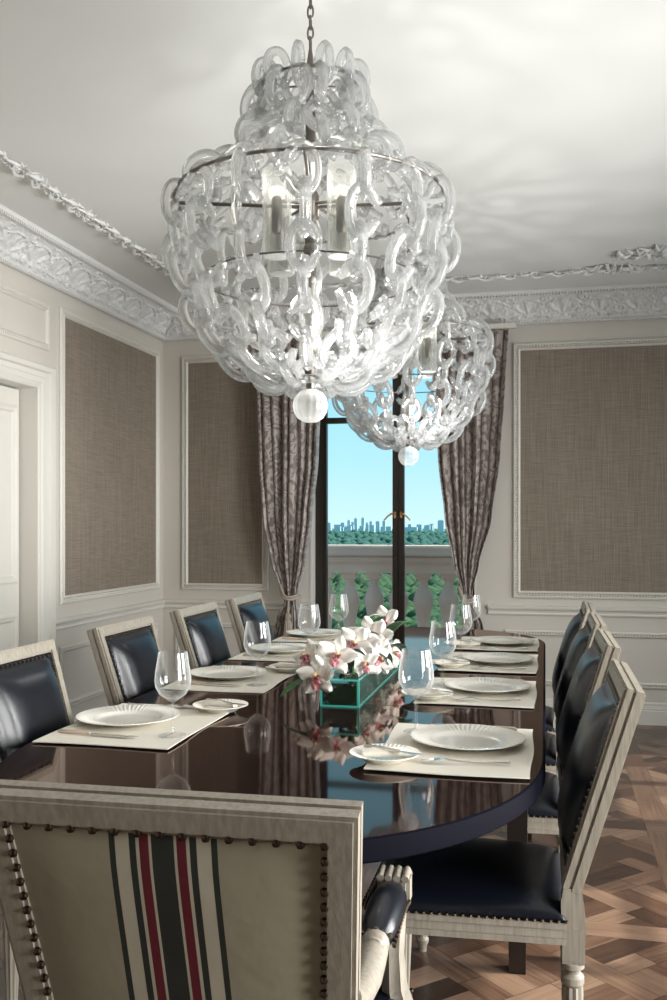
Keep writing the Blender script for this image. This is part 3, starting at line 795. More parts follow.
# ------------------------------------------------------------------ dining table
TX, TW, YN, YFAR = -.645, .645, 2.30, 4.50
def oval(inset=0.0, n=40, e=2.2, b0=.76, b1=.62):
    pts = []
    a = TW-inset
    for i in range(n+1):
        t = pi*i/n      # far end, from right to left
        c, s_ = cos(t), sin(t)
        pts.append((TX+a*math.copysign(abs(c)**(2/e), c), YFAR+(b1-inset)*abs(s_)**(2/e)))
    for i in range(n+1):
        t = pi+pi*i/n; c, s_ = cos(t), sin(t)
        pts.append((TX+a*math.copysign(abs(c)**(2/e), c), YN-(b0-inset)*abs(s_)**(2/e)))
    return pts
def dining_table():
    t = empty('dining_table', (0, 0, 0)); tag(t, 'long oval dark lacquered dining table set for eight', 'table')
    rings = [(.004, .705), (0, .709), (0, .744), (.002, .748), (.006, .750)]
    mb = MB(); vs = []
    for ins, z in rings: vs += [(x, y, z) for x, y in oval(ins)]
    vs = [(x, y, .750) for x, y in oval(.007)]; rings = [0]
    n = len(oval()); fs = [(r*n+i, r*n+(i+1) % n, (r+1)*n+(i+1) % n, (r+1)*n+i) for r in range(len(rings)-1) for i in range(n)]
    fs.append(tuple((len(rings)-1)*n+i for i in range(n))); fs.append(tuple(range(n))[::-1]); mb.add(vs, fs)
    top = mb.build('tabletop', M['table'], t, 30)
    eb = MB(); er = [(.004, .705), (0, .709), (0, .744), (.0015, .7475), (.004, .7493), (.007, .750)]; vs = []
    for ins, z in er: vs += [(x, y, z) for x, y in oval(ins)]
    eb.add(vs, [(r*n+i, r*n+(i+1) % n, (r+1)*n+(i+1) % n, (r+1)*n+i) for r in range(5) for i in range(n)]+[tuple(range(n))[::-1]])
    eb.build('edge_band', M['tedge'], t, 30)
    for y in (2.86, 3.92): MB().box((TX-TW+.004, y-.0012, .7495), (TX+TW-.004, y+.0012, .7504)).build('leaf_seam', M['black'], top, 0)
    ap = MB(); ap.box((TX-.50, 2.35, .64), (TX+.50, 2.38, .705)); ap.box((TX-.50, 4.40, .64), (TX+.50, 4.43, .705)); ap.box((TX-.52, 2.35, .64), (TX-.49, 4.43, .705)); ap.box((TX+.49, 2.35, .64), (TX+.52, 4.43, .705))
    ap.build('apron', M['tleg'], t, 0)
    for x in (TX-.55, TX+.565):
        for y in (2.81, 4.205 if x < TX else 4.01):
            lm = MB(); vs = []
            for z, w in ((.705, .036), (.62, .036), (.60, .031), (.0, .024)):
                vs += [(x-w, y-w, z), (x+w, y-w, z), (x+w, y+w, z), (x-w, y+w, z)]
            fs = [(r*4+i, r*4+(i+1) % 4, (r+1)*4+(i+1) % 4, (r+1)*4+i) for r in range(3) for i in range(4)]+[(0, 1, 2, 3), (12, 13, 14, 15)]
            lm.add(vs, fs); lm.build('leg', M['tleg'], t, 0)
dining_table()

# ------------------------------------------------------------------ chairs (front = +Y, origin on the floor under the seat)
def fluted_leg(mb, x, y, z1, r=.021):
    mb.box((x-.025, y-.025, z1-.002), (x+.025, y+.025, z1+.075), .003)
    mb.lathe([(.019, z1), (.026, z1-.008), (.026, z1-.018), (.018, z1-.024), (.018, z1-.030), (.0255, z1-.038), (.0255, z1-.052), (.020, z1-.060)], (x, y, 0), 24)
    mb.lathe([(r, z1-.058), (r*1.03, z1-.08), (r*.62, .045)], (x, y, 0), 40, (10, .13))
    mb.lathe([(r*.62, .046), (r*.85, .038), (r*.85, .028), (r*.6, .018), (r*.55, 0)], (x, y, 0), 20)
def back_map(wt, wb, zb=.50, zt=.948, yb=-.225, yt=-.36):
    L_ = sqrt((zt-zb)**2+(yt-yb)**2); uy, uz = (yt-yb)/L_, (zt-zb)/L_
    def f(s, t, n):    # s -1..1 across, t 0..1 up, n forwards
        w = wb+(wt-wb)*t
        return (s*w, yb+uy*L_*t+uz*n, zb+uz*L_*t-uy*n)
    return f, L_
def make_chair(arm=False):
    t = empty('dining_armchair' if arm else 'dining_chair')
    wt, wb = (.262, .232) if arm else (.232, .208)
    sw = .25 if arm else .235        # half seat width
    f, L_ = back_map(wt, wb)
    fwx = .046                        # frame member width
    # back frame: four mitred members, stepped: outer rear layer + inner front layer
    fr = MB()
    def ring(w0, w1, n0, n1):
        """rect ring between insets w0 (outer) and w1 (inner), thickness n0..n1"""
        def cn(ins, n):
            st = ins/L_
            return [f(-1+ins/wb, st, n), f(1-ins/wb, st, n), f(1-ins/wt, 1-st, n), f(-1+ins/wt, 1-st, n)]
        A, B, Cc, D = cn(w0, n0), cn(w1, n0), cn(w0, n1), cn(w1, n1); vs = A+B+Cc+D; fs = []
        for i in range(4):
            j = (i+1) % 4
            fs += [(i, j, 4+j, 4+i), (8+i, 12+i, 12+j, 8+j), (i, 8+i, 8+j, j), (4+i, 4+j, 12+j, 12+i)]
        fr.add(vs, fs)
    ring(0, fwx-.002, -.018, -.001); ring(.005, fwx-.008, -.001, .006); ring(0, fwx-.008, .006, .019)
    ring(.006, fwx-.016, .019, .024); ring(.006, fwx-.008, -.022, -.018)
    fr.build('back_frame', M['cream'], t, 20)
    # front leather pad, domed
    ins = fwx-.010
    pad = MB()
    def pf(i, j, bulge=.044, n0=.022, q=4):
        s, v = i*2-1, j
        mg = .86; e = (1-min(1, abs(s)/mg)**q)*(1-min(1, abs(2*v-1)/(mg+.05))**q)
        st = ins/L_; w = wb+(wt-wb)*v
        return f(s*(1-ins/w), st+(1-2*st)*v, n0+bulge*max(0, e)**.55)
    pad.grid(22, 26, lambda i, j: pf(.5-.5*cos(pi*i), .5-.5*cos(pi*j)))
    bp = pad.build('back_cushion', M['leather'], t, 80)
    nm = MB(); L2 = 26
    def nail(p, r=.0052): nm.ball(p, r, 6)
    nn = 17
    for k in range(nn+1):
        s = -1+2*k/nn; stt = (ins+.008)/L_
        nail(f(s*(1-(ins+.008)/wt), 1-stt, .0235))
    for k in range(1, 22):
        v = k/22; w = wb+(wt-wb)*v; stt = (ins+.008)/L_
        for sg in (-1, 1): nail(f(sg*(1-(ins+.008)/w), stt+(1-2*stt)*v, .0235))
    nm.build('nailhead_trim', M['nail'], bp)
    # rear panel with woven stripes
    rp_ = MB(); rp_.grid(20, 14, lambda i, j: pf(1-i, j, -.010, -.014, 4)); rb = rp_.build('back_panel', M['striped'], t, 80)
    rb['label'] = 'cream fabric back with burgundy and black stripes'
    rn = MB(); ri = fwx-.004
    nv, nh = (17, 14) if arm else (15, 13)
    def rnail(p): rn.ball(p, .0062 if arm else .005, 8)
    for k in range(nh+1):
        rnail(f((-1+2*k/nh)*(1-ri/wt), 1-ri/L_, -.021))
    for k in range(1, nv):
        v = k/nv; w = wb+(wt-wb)*v
        for sg in (-1, 1): rnail(f(sg*(1-ri/w), ri/L_+(1-2*ri/L_)*v, -.021))
    rn.build('nailhead_trim', M['rearnail'], rb)
    # seat
    y0, y1 = -.215, .235
    sr = MB()
    def seat_ring(z0, z1, o):
        pts = [(-sw+.02-o, y0), (-sw-o, y1-.05), (-sw+.03, y1+o), (sw-.03, y1+o), (sw+o, y1-.05), (sw-.02+o, y0)]
        n = len(pts); sr.add([(x, y, z0) for x, y in pts]+[(x, y, z1) for x, y in pts], [(i, (i+1) % n, n+(i+1) % n, n+i) for i in range(n)]+[tuple(range(n))[::-1], tuple(range(n, 2*n))])
    seat_ring(.385, .398, .003); seat_ring(.398, .418, -.004); seat_ring(.418, .432, .001)
    sr.build('seat_frame', M['cream'], t, 20)
    cu = MB()
    def sf(i, j):
        s, v = i*2-1, j; w = (sw-.022)+.020*min(1, v*1.2); e = (1-abs(s)**6)*(1-abs(2*v-1)**6)
        return (s*w, y0+(y1-y0-.002)*v, .430+.046*max(0, e)**.30+.012*(1-s*s)*(1-(2*v-1)**2))
    cu.grid(26, 24, lambda i, j: sf(.5-.5*cos(pi*i), .5-.5*cos(pi*j)))
    so = cu.build('seat', M['leather'], t, 80)
    sn = MB()
    for k in range(27):
        v = k/26
        for sg in (-1, 1): sn.ball((sg*(sw-.018+.020*min(1, v*1.2)), y0+(y1-y0)*v, .436), .0048, 6)
    for k in range(1, 24): sn.ball((-sw+2*sw*k/24, y1+.003, .436), .0048, 6)
    sn.build('nailhead_trim', M['nail'], so)
    # rear legs with stiles rising to the back
    for sg in (-1, 1):
        lg = MB(); x = sg*(wb-.024)
        fluted_leg(lg, x, -.228, .345, .023)
        secs = [(.34, -.228, .026), (.43, -.228, .028), (.475, -.225, .026), (.505, -.2265, .022)]
        vs = []
        for z, y, w in secs: vs += [(x-.023, y-w, z), (x+.023, y-w, z), (x+.023, y+w-.004, z), (x-.023, y+w-.004, z)]
        lg.add(vs, [(r*4+i, r*4+(i+1) % 4, (r+1)*4+(i+1) % 4, (r+1)*4+i) for r in range(len(secs)-1) for i in range(4)]+[(0, 1, 2, 3), (12, 13, 14, 15)])
        lg.build('leg', M['cream'], t, 30)
    for sg in (-1, 1):
        lg = MB(); fluted_leg(lg, sg*(sw-.025), y1-.030, .335, .023); lg.build('leg', M['cream'], t, 30)
    if arm:
        for sg in (-1, 1):
            am = MB(); x = sg*.232
            # S-curved arm from the back stile to the carved knuckle
            pth = [(-.272, .668), (-.245, .652), (-.20, .640), (-.150, .636), (-.100, .640), (-.055, .644), (.0, .646), (.06, .648), (.11, .650), (.155, .650)]
            rr = [.016, .019, .022, .024, .023, .021, .020, .020, .020, .020]
            am.tube([(x, y, z) for y, z in pth], rr, 14)
            am.ball((x, -.060, .650), .024, 16, (.95, .8, .85)); am.tube([(x+.013*cos(k_*pi/8), -.078, .652+.012*sin(k_*pi/8)) for k_ in range(16)], .0045, 6, True)
            am.box((x-.029, .135, .628), (x+.029, .182, .682), .007)
            for q in range(4): am.tube([(x-.022+q*.0147, .130, .680), (x-.022+q*.0147, .160, .687), (x-.022+q*.0147, .184, .672)], .0070, 8)
            # support sweeping down and forward to the seat rail
            pts = [(x, .160, .640), (x, .148, .600), (x-sg*0, .138, .55), (x, .150, .49), (x+sg*.004, .190, .43), (x+sg*.004, .205, .385)]
            am.tube(pts, [.021, .019, .018, .021, .026, .027], 14, rib=7)
            ar = am.build('arm', M['cream'], t, 50)
            pd = MB(); pts = [(x, -.050+.185*i/10, .650+.010*sin(pi*i/10)) for i in range(11)]
            pd.tube(pts, [.020]+[.026+.005*sin(pi*i/10) for i in range(1, 10)]+[.020], 16)
            pd.build('arm_pad', M['leather'], ar, 60)['label'] = 'black leather arm pad'
            an = MB()
            for k in range(15):
                for q in (-1, 1): an.ball((x+q*.0285, -.045+.175*k/14, .642+.010*sin(pi*k/14)), .0050, 6)
            for k in range(5): an.ball((x-.022+.011*k, -.052, .668-.004*abs(k-2)), .0048, 6)
            an.build('nailhead_trim', M['nail'], ar)
    return t
proto = make_chair(False)
SIDE = [  # x, y, rz, label
    (-.17, 2.335, pi/2, 'black leather dining chair on the right of the table, nearest the striped armchair', 0),
    (-.165, 3.09, pi/2+.01, 'black leather dining chair on the right of the table, second from the striped armchair', 0),
    (-.165, 3.72, pi/2, 'black leather dining chair on the right of the table, third from the striped armchair', 0),
    (-.17, 4.30, pi/2-.01, 'black leather dining chair on the right of the table, farthest toward the window wall', 0),
    (-1.13, 2.40, -pi/2, 'black leather dining chair cut off by the left edge, in front of the door', 0),
    (-1.15, 3.185, -pi/2, 'black leather dining chair on the left of the table, second from the striped armchair', 0),
    (-1.14, 3.885, -pi/2, 'black leather dining chair on the left of the table, third from the striped armchair', 0),
    (-1.12, 4.52, -pi/2, 'black leather dining chair on the left of the table, beside the left curtain', 0)]
for i, (x, y, rz, lab, _) in enumerate(SIDE):
    o = proto if i == 0 else copy_tree(proto)
    o.location = (x, y, 0); o.rotation_euler = (0, 0, rz); tag(o, lab, 'chair', 'side chairs along the table')
ac = make_chair(True)
ac.location = (-.492, 1.505, -.0); ac.rotation_euler = (0, 0, radians(1.0))
tag(ac, 'cream wood armchair seen from behind, striped back, in the foreground', 'armchair')

# ------------------------------------------------------------------ chandeliers
def link_mesh():
    """open C-shaped glass link, curled ends; long axis z, opening to +x; ribbed tube"""
    a, b = .034, .056; t0 = radians(30); pts = []
    for i in range(25):
        th = t0+(2*pi-2*t0)*i/24; pts.append(Vector((a*cos(th), 0, b*sin(th))))
    t1, t2 = pts[0], pts[-1]
    pts = [t1+Vector((.014, 0, -.001)), t1+Vector((.007, 0, -.007))]+pts+[t2+Vector((.007, 0, .007)), t2+Vector((.014, 0, .001))]
    r = [.0085, .0105]+[.0118+.0012*sin(pi*i/24) for i in range(25)]+[.0105, .0085]
    return MB().tube(pts, r, 14, rib=5, up=(0, 1, 0))
LINK = link_mesh(); LINK_ME = LINK.mesh('glass_link', M['chglass'], 80)
def chain_positions():
    """(matrix) for every link of one chandelier, around the z axis, heights relative to the floor"""
    out = []
    def prof_upper(t):    # top ring -> main ring; bulges outwards and hangs
        pts = [(.135, 2.530), (.158, 2.455), (.172, 2.385), (.215, 2.335), (.262, 2.285), (.315, 2.250), (.372, 2.215)]
        return sample(pts, t)
    def prof_lower(t):
        pts = [(.378, 2.21), (.384, 2.12), (.364, 2.01), (.322, 1.90), (.256, 1.805), (.172, 1.737), (.085, 1.705)]
        return sample(pts, t)
    def sample(pts, t):
        seg = [sqrt((pts[i+1][0]-pts[i][0])**2+(pts[i+1][1]-pts[i][1])**2) for i in range(len(pts)-1)]; L_ = sum(seg)*t
        for i, s in enumerate(seg):
            if L_ <= s or i == len(seg)-1:
                q = min(1, L_/s); p = (pts[i][0]+(pts[i+1][0]-pts[i][0])*q, pts[i][1]+(pts[i+1][1]-pts[i][1])*q)
                d = Vector((pts[i+1][0]-pts[i][0], 0, pts[i+1][1]-pts[i][1])).normalized(); return p, d
            L_ -= s
    rnd = random.Random(3)
    for (fn, n, k, off) in ((prof_upper, 16, 4, 0.0), (prof_lower, 16, 7, .5)):
        for c in range(n):
            an = 2*pi*(c+off)/n
            for j in range(k):
                (r, z), d = fn((j+.5)/k)
                flip = (j+c) % 2
                # local frame: z along chain, x outwards normal
                zax = -d; xo = Vector((zax.z, 0, -zax.x))   # perpendicular in the radial plane
                if xo.x < 0: xo = -xo
                yax = Vector((0, 1, 0))
                if flip: xa = -xo
                else: xa = yax*(1 if (j//2+c) % 2 else -1)
                xa = (Matrix.Rotation(rnd.uniform(-.35, .35), 3, zax) @ xa)
                ya = zax.cross(xa)
                sc = rnd.uniform(.95, 1.1)*(.92 if fn is prof_lower and j == k-1 else 1)
                R3 = Matrix((xa, ya, zax)).transposed().to_4x4()
                m = Matrix.Rotation(an+rnd.uniform(-.02, .02), 4, 'Z') @ Matrix.Translation((r, 0, z)) @ R3 @ Matrix.Diagonal((sc, sc, sc, 1))
                out.append(m)
    # links standing over the top ring
    for c in range(12):
        an = 2*pi*c/12
        m = Matrix.Rotation(an, 4, 'Z') @ Matrix.Translation((.128, 0, 2.545)) @ Matrix.Rotation(pi+.3*sin(c*2.1), 4, 'Z') @ Matrix.Diagonal((.95, .95, .9, 1))
        out.append(m)
    return out
def ringpts(r, z, n=64): return [(r*cos(2*pi*i/n), r*sin(2*pi*i/n), z) for i in range(n)]
def chandelier(cx, cy, lab):
    t = empty('chandelier', (cx, cy, 0)); tag(t, lab, 'chandelier', 'glass chain chandeliers')
    fr = MB()
    fr.tube(ringpts(.135, 2.535), .0038, 8, True); fr.tube(ringpts(.378, 2.215), .0048, 8, True); fr.tube(ringpts(.085, 1.712), .0035, 6, True); fr.tube(ringpts(.30, 1.99), .0026, 6, True)
    for k in range(4):
        a = radians(12)+k*pi/2
        fr.tube([(0, 0, 2.20), (.378*cos(a), .378*sin(a), 2.215)], .0055, 8)
        fr.tube([(0, 0, 2.545), (.135*cos(a), .135*sin(a), 2.535)], .0035, 6)
        fr.tube([(0, 0, 1.712), (.085*cos(a), .085*sin(a), 1.712)], .0030, 6)
    fr.build('ring_frame', M['dark_metal'], t)
    st = MB()
    st.lathe([(.006, 1.68), (.012, 1.69), (.012, 1.72), (.016, 1.73), (.016, 2.16), (.024, 2.17), (.026, 2.23), (.016, 2.25), (.014, 2.50), (.008, 2.56), (.012, 2.60), (.004, 2.65)], n=16)
    for z in (1.80, 1.90, 2.0, 2.08): st.ball((0, 0, z), .021, 14, (1, 1, 1.1))
    st.build('stem', M['dark_metal'], t)
    gs = MB(); pr = []
    for i in range(41):
        z = 1.74+.42*i/40; pr.append((.022+.012*abs(sin(pi*(z-1.74)/.105)), z))
    gs.lathe(pr, n=24); gs.build('stem_glass', M['frost'], t)
    # hanging chain and canopy
    hc = MB()
    for i in range(6):
        z = 2.662+i*.030; pts = []
        for q in range(16):
            a = 2*pi*q/16; x, zz = .008*cos(a), .020*sin(a)
            pts.append((x, 0, z+zz) if i % 2 else (0, x, z+zz))
        hc.tube(pts, .0028, 6, True)
    hc.lathe([(.055, H-.001), (.055, H-.010), (.030, H-.022), (.008, H-.030)], n=24)
    hc.build('hanging_chain', M['dark_metal'], t)
    # candle sleeves in frosted glass round the stem
    for k in range(4):
        a = radians(57)+k*pi/2; x, y = .125*cos(a), .125*sin(a)
        sl = MB(); sl.lathe([(.036, 2.035), (.040, 2.04), (.040, 2.27), (.036, 2.275), (.036, 2.04), (.034, 2.036)], (x, y, 0), 24)
        s_ = sl.build('lamp_sleeve', M['frost'], t)
        cb = MB(); cb.lathe([(.010, 2.10), (.015, 2.11), (.015, 2.19), (.010, 2.20)], (x, y, 0), 12); cb.tube([(x, y, 2.19), (0, 0, 2.21)], .0045, 6)
        cb.build('lamp_holder', M['dark_metal'], s_)
    bl = MB(); bl.lathe([(.001, 1.592), (.020, 1.594), (.036, 1.604), (.047, 1.622), (.050, 1.642), (.046, 1.660), (.034, 1.676), (.016, 1.685), (.001, 1.687)], n=64, flute=(16, .05))
    bl.build('glass_ball', M['ball'], t)
    cam_dir = Vector((-cx, -cy, 0)).normalized()
    ms = chain_positions()
    ms.sort(key=lambda m: -(m.translation.x*cam_dir.x+m.translation.y*cam_dir.y))
    for m in ms[:100]:
        o = bpy.data.objects.new('glass_link', LINK_ME); C.objects.link(o); o.parent = t; o.matrix_local = m
    rest = MB()
    for m in ms[100:]:
        rest.add([m @ Vector(v) for v in LINK.v], LINK.f)
    ro = rest.build('glass_link', M['chglass'], t, 80); ro['kind'] = 'stuff'
    for k in range(4):
        a = radians(57)+k*pi/2
        l = light('candle_bulb', 'POINT', (0, 0, 0), 0.45, (1, .95, .88), None, shadow_soft_size=.03); l.parent = t; l.location = (.125*cos(a), .125*sin(a), 2.235)
    l = light('bowl_bulb', 'POINT', (0, 0, 0), 7, (1, .97, .93), None, shadow_soft_size=.04); l.parent = t; l.location = (0.07, 0, 1.86)
chandelier(-.648, 2.585, 'large glass chain chandelier nearest the viewer')
chandelier(-.650, 4.555, 'glass chain chandelier farther back, before the window')

# ------------------------------------------------------------------ tableware
TZ = .750
def placemat_mesh(w, d, seed):
    """w along x (table edge direction), d along y (towards table centre); gentle waves; hem"""
    rnd = random.Random(seed); p1, p2 = rnd.uniform(0, 6), rnd.uniform(0, 6); mb = MB()
    def fn(i, j, lift=0):
        x, y = (i-.5)*w, (j-.5)*d; r = max(abs(i-.5), abs(j-.5))*2
        z = .0022+.0014*(1+sin(x*16+p1))*max(0, r-.6)/.4*1.2+.001*sin(y*22+p2)*max(0, r-.7)
        x += .004*sin(y*14+p1); y += .003*sin(x*15+p2)
        return (x, y, z+lift)
    nu, nv = 26, 20
    mb.grid(nu, nv, lambda i, j: fn(i, j, .0016)); k = len(mb.v); mb.grid(nu, nv, lambda i, j: fn(i, j, -.0008))
    per = [i for i in range(nu+1)]+[j*(nu+1)+nu for j in range(1, nv+1)]+[nv*(nu+1)+i for i in range(nu-1, -1, -1)]+[j*(nu+1) for j in range(nv-1, 0, -1)]
    for q in range(len(per)):
        a, b = per[q], per[(q+1) % len(per)]; mb.f.append((a, b, b+k, a+k))
    return mb
def plate_mesh(R=.142, flutes=60):
    """dinner plate with fluted broad rim"""
    mb = MB(); n = 240
    prof = [(.0, .0045), (.45, .0045), (.57, .005), (.62, .0085), (.66, .012), (.70, .0135), (.84, .0165), (.97, .0195), (1.0, .0200), (1.0, .0180), (.70, .0095), (.60, .002), (.55, 0), (.0, .0)]
    vs = []; fs = []
    for r, z in prof:
        for k in range(n):
            a = 2*pi*k/n; zz = z
            if .69 < r < .98 and z > .012: zz += .0019*cos(flutes*a)
            vs.append((max(r, .002)*R*cos(a), max(r, .002)*R*sin(a), zz))
    for i in range(len(prof)-1):
        for k in range(n): fs.append((i*n+k, i*n+(k+1) % n, (i+1)*n+(k+1) % n, (i+1)*n+k))
    fs.append(tuple(range(n))[::-1]); fs.append(tuple((len(prof)-1)*n+k for k in range(n)))
    return mb.add(vs, fs)
PLATE = plate_mesh().mesh('dinner_plate', M['china'], 50); BPLATE = plate_mesh(.082, 44).mesh('bread_plate', M['china'], 50)
def glass_mesh():
    pr = [(.036, .0), (.036, .0012), (.020, .003), (.008, .006), (.0042, .012), (.0034, .03), (.0032, .075), (.0042, .088), (.014, .094), (.034, .108), (.045, .128), (.0475, .144), (.0455, .168), (.041, .195), (.0375, .218)]
    inner = [(.0367, .218), (.0402, .195), (.0447, .168), (.0467, .144), (.0442, .128), (.033, .1095), (.013, .097), (.001, .094)]
    return MB().lathe(pr+inner, n=40)
GLASS = glass_mesh().mesh('wine_glass', M['wine'], 60)
def knife_mesh(l=.235):
    h = MB(); h.tube([(-l/2, 0, .004), (-l/2+.01, 0, .005), (-l/2+.05, 0, .0055), (-l/2+.095, 0, .0045)], [.003, .0058, .0055, .004], 10)
    b = MB(); pts = [(-l/2+.095, -.003), (-l/2+.105, -.009), (l/2-.03, -.010), (l/2, .004), (l/2-.02, .007), (-l/2+.105, .006), (-l/2+.095, .003)]
    n = len(pts); b.add([(x, y, .0035) for x, y in pts]+[(x, y, .0050) for x, y in pts], [tuple(range(n))[::-1], tuple(range(n, 2*n))]+[(i, (i+1) % n, n+(i+1) % n, n+i) for i in range(n)])
    return h, b
KH, KB = knife_mesh(); KHM = KH.mesh('handle', M['ivory']); KBM = KB.mesh('dinner_knife', M['silver'], 20)
kh2, kb2 = knife_mesh(.15); BKM = MB().add(kb2.v, kb2.f).add(kh2.v, kh2.f).mesh('butter_knife', M['silver'], 40)
def fork_mesh(l=.205):
    mb = MB(); zf = lambda x: .004+.006*exp(-((x-l*.22)/.035)**2)+.004*exp(-((x+l/2)/.04)**2)
    pts = [(-l/2+.14*l*i, 0, zf(-l/2+.14*l*i)) for i in range(6)]
    mb.tube(pts, [.0045, .0038, .0028, .0022, .0022, .0035], 8)
    mb.grid(6, 6, lambda i, j: (l*.20+.035*i, (j-.5)*(.012+.012*sin(min(1, i*1.3)*pi/2)), zf(l*.2+.035*i)+.0006))
    k0 = len(mb.v)
    for q in range(4):
        y = -.0095+q*.0063; mb.tube([(l*.20+.03, y, zf(l*.2+.03)+.0004), (l*.20+.055, y, zf(l*.2+.055)), (l/2+.002, y*.95, .007)], [.0021, .0019, .0010], 6)
    return mb
FORK = fork_mesh().mesh('dinner_fork', M['silver'], 50)
def napkin_mesh(seed=0):
    """narrow rolled napkin across the bread plate"""
    mb = MB()
    for k in range(3):
        mb.tube([(-.062, -.010+.007*k, .011+.002*k), (-.02, -.008+.007*k, .013+.003*k), (.03, -.007+.006*k, .012+.002*k), (.066, -.004+.005*k, .009)], [.006, .009, .008, .004], 10)
    return mb
NAPK = napkin_mesh().mesh('folded_napkin', M['linen'], 60)
MATS = [placemat_mesh(.505, .365, s).mesh('placemat', M['linen'], 70) for s in range(3)]
def top_obj(name, me, loc, rz, lab, cat, grp=None):
    o = bpy.data.objects.new(name, me); C.objects.link(o); o.location = loc; o.rotation_euler = (0, 0, rz); return tag(o, lab, cat, grp)
ORD_R = ['nearest the striped armchair', 'second from the armchair', 'third from the armchair', 'farthest, toward the window']
def setting(side, idx, matc, plate, bread, glass, matw=.505, detail=True):
    """side 'R' or 'L'. matc, plate, bread, glass: (x, y)"""
    where = '%s side, %s' % ('right' if side == 'R' else 'left', ORD_R[idx]); rz = pi/2 if side == 'R' else -pi/2
    s = 1 if side == 'R' else -1
    k = top_obj('placemat', MATS[idx % 3], (*matc, TZ), rz, 'cream linen placemat on '+where, 'placemat', 'linen placemats'); k.scale = (matw/.505, 1, 1)
    zt = TZ+.0045
    top_obj('dinner_plate', PLATE, (*plate, zt+.001), 0, 'white fluted dinner plate on '+where, 'plate', 'dinner plates')
    top_obj('bread_plate', BPLATE, (*bread, zt+.001), 0, 'small white bread plate on '+where, 'plate', 'bread plates')
    top_obj('folded_napkin', NAPK, (bread[0]+.012*s, bread[1], zt+.006), (radians(12) if side == 'R' else radians(168)), 'white napkin folded across bread plate, '+where, 'napkin', 'folded napkins')
    top_obj('butter_knife', BKM, (bread[0]+.02, bread[1]-.014, zt+.024), radians(-20), 'small butter knife on bread plate, '+where, 'knife', 'butter knives')
    top_obj('wine_glass', GLASS, (*glass, zt if idx >= 0 else TZ), 0, 'empty stemmed wine glass on '+where, 'glass', 'wine glasses')
    # the diner's fork lies on his left, the knife on his right
    fy = plate[1]-s*.205; ky = plate[1]+s*.185
    top_obj('dinner_fork', FORK, (plate[0]+.01, fy, zt+.001), radians(180 if side == 'R' else 0)+radians(4), 'silver fork beside dinner plate on '+where, 'fork', 'dinner forks')
    kn = top_obj('dinner_knife', KBM, (plate[0]+.0, ky, zt+.001), radians(180 if side == 'R' else 0)+radians(-5), 'knife with ivory handle beside dinner plate on '+where, 'knife', 'dinner knives')
    h = bpy.data.objects.new('handle', KHM); C.objects.link(h); h.parent = kn
XM = -.213
setting('R', 0, (XM, 2.325), (-.190, 2.375), (-.365, 2.165), (-.335, 2.49))
setting('R', 1, (XM, 3.145), (-.188, 3.17), (-.365, 2.98), (-.345, 3.25))
setting('R', 2, (XM, 3.825), (-.185, 3.83), (-.365, 3.66), (-.345, 3.95), .53)
setting('R', 3, (XM, 4.43), (-.19, 4.43), (-.365, 4.27), (-.345, 4.53), .48)
XN = -1.085
setting('L', 0, (XN, 2.42), (-1.135, 2.44), (-.935, 2.64), (-.945, 2.30), .52)
setting('L', 1, (XN, 3.22), (-1.12, 3.24), (-.935, 3.42), (-.965, 3.10), .52)
setting('L', 2, (XN, 3.92), (-1.12, 3.95), (-.935, 4.12), (-.965, 3.83), .50)
setting('L', 3, (XN, 4.53), (-1.12, 4.55), (-.935, 4.71), (-.965, 4.41), .48)

# ------------------------------------------------------------------ flower trough
VX0, VX1, VY0, VY1, VH = -.668, -.552, 2.80, 3.62, .082
def vase():
    v = empty('flower_trough', ((VX0+VX1)/2, (VY0+VY1)/2, TZ)); tag(v, 'long clear glass flower trough with green edges on the table', 'vase')
    w, l = (VX1-VX0)/2, (VY1-VY0)/2; t = .006
    g = MB(); g.box((-w, -l, 0), (w, -l+t, VH)); g.box((-w, l-t, 0), (w, l, VH)); g.box((-w, -l+t, 0), (-w+t, l-t, VH)); g.box((w-t, -l+t, 0), (w, l-t, VH)); g.box((-w+t, -l+t, 0), (w-t, l-t, t))
    g.build('glass_wall', M['vase'], v, 0)
    e_ = MB(); q = .0028
    for x in (-w, w):
        for y in (-l, l): e_.box((x-q, y-q, 0.0005), (x+q, y+q, VH))
    for z in (.0025, VH):
        for x in (-w, w): e_.box((x-q*.7, -l, z-q*.7), (x+q*.7, l, z+q*.7))
        for y in (-l, l): e_.box((-w, y-q*.9, z-q*.9), (w, y+q*.9, z+q*.9))
    e_.build('polished_edge', M['vedge'], v, 0)
    f_ = MB(); rnd = random.Random(2)      # leaf wrapping and stems inside
    f_.box((-w+.012, -l+.014, .008), (w-.012, l-.014, VH-.014), .006)
    f_.build('leaf_lining', M['darkleaf'], v)
    for i in range(8):
        y = -l+.05+.09*i; MB().tube([(rnd.uniform(-.03, .03), y, VH-.02), (rnd.uniform(-.04, .04), y+rnd.uniform(-.02, .02), VH+.035)], .003, 6).build('flower_stem', M['stem'], v)
vase()
def petal(mb, base, direc, up, ln, wd, curl, n=8, m=6):
    d = Vector(direc).normalized(); u = (Vector(up)-d*Vector(up).dot(d)).normalized(); s = d.cross(u); base = Vector(base)
    def fn(i, j):
        t = j; w = wd*sin(pi*min(1, (t*.9+.06)))**.75; a = (i-.5)*2
        p = base+d*(ln*t)+s*(a*w)+u*(curl*ln*(t*t)-.0-.25*wd*a*a*1.2+.004*sin(a*4+t*9))
        return tuple(p)
    mb.grid(m, n, fn)
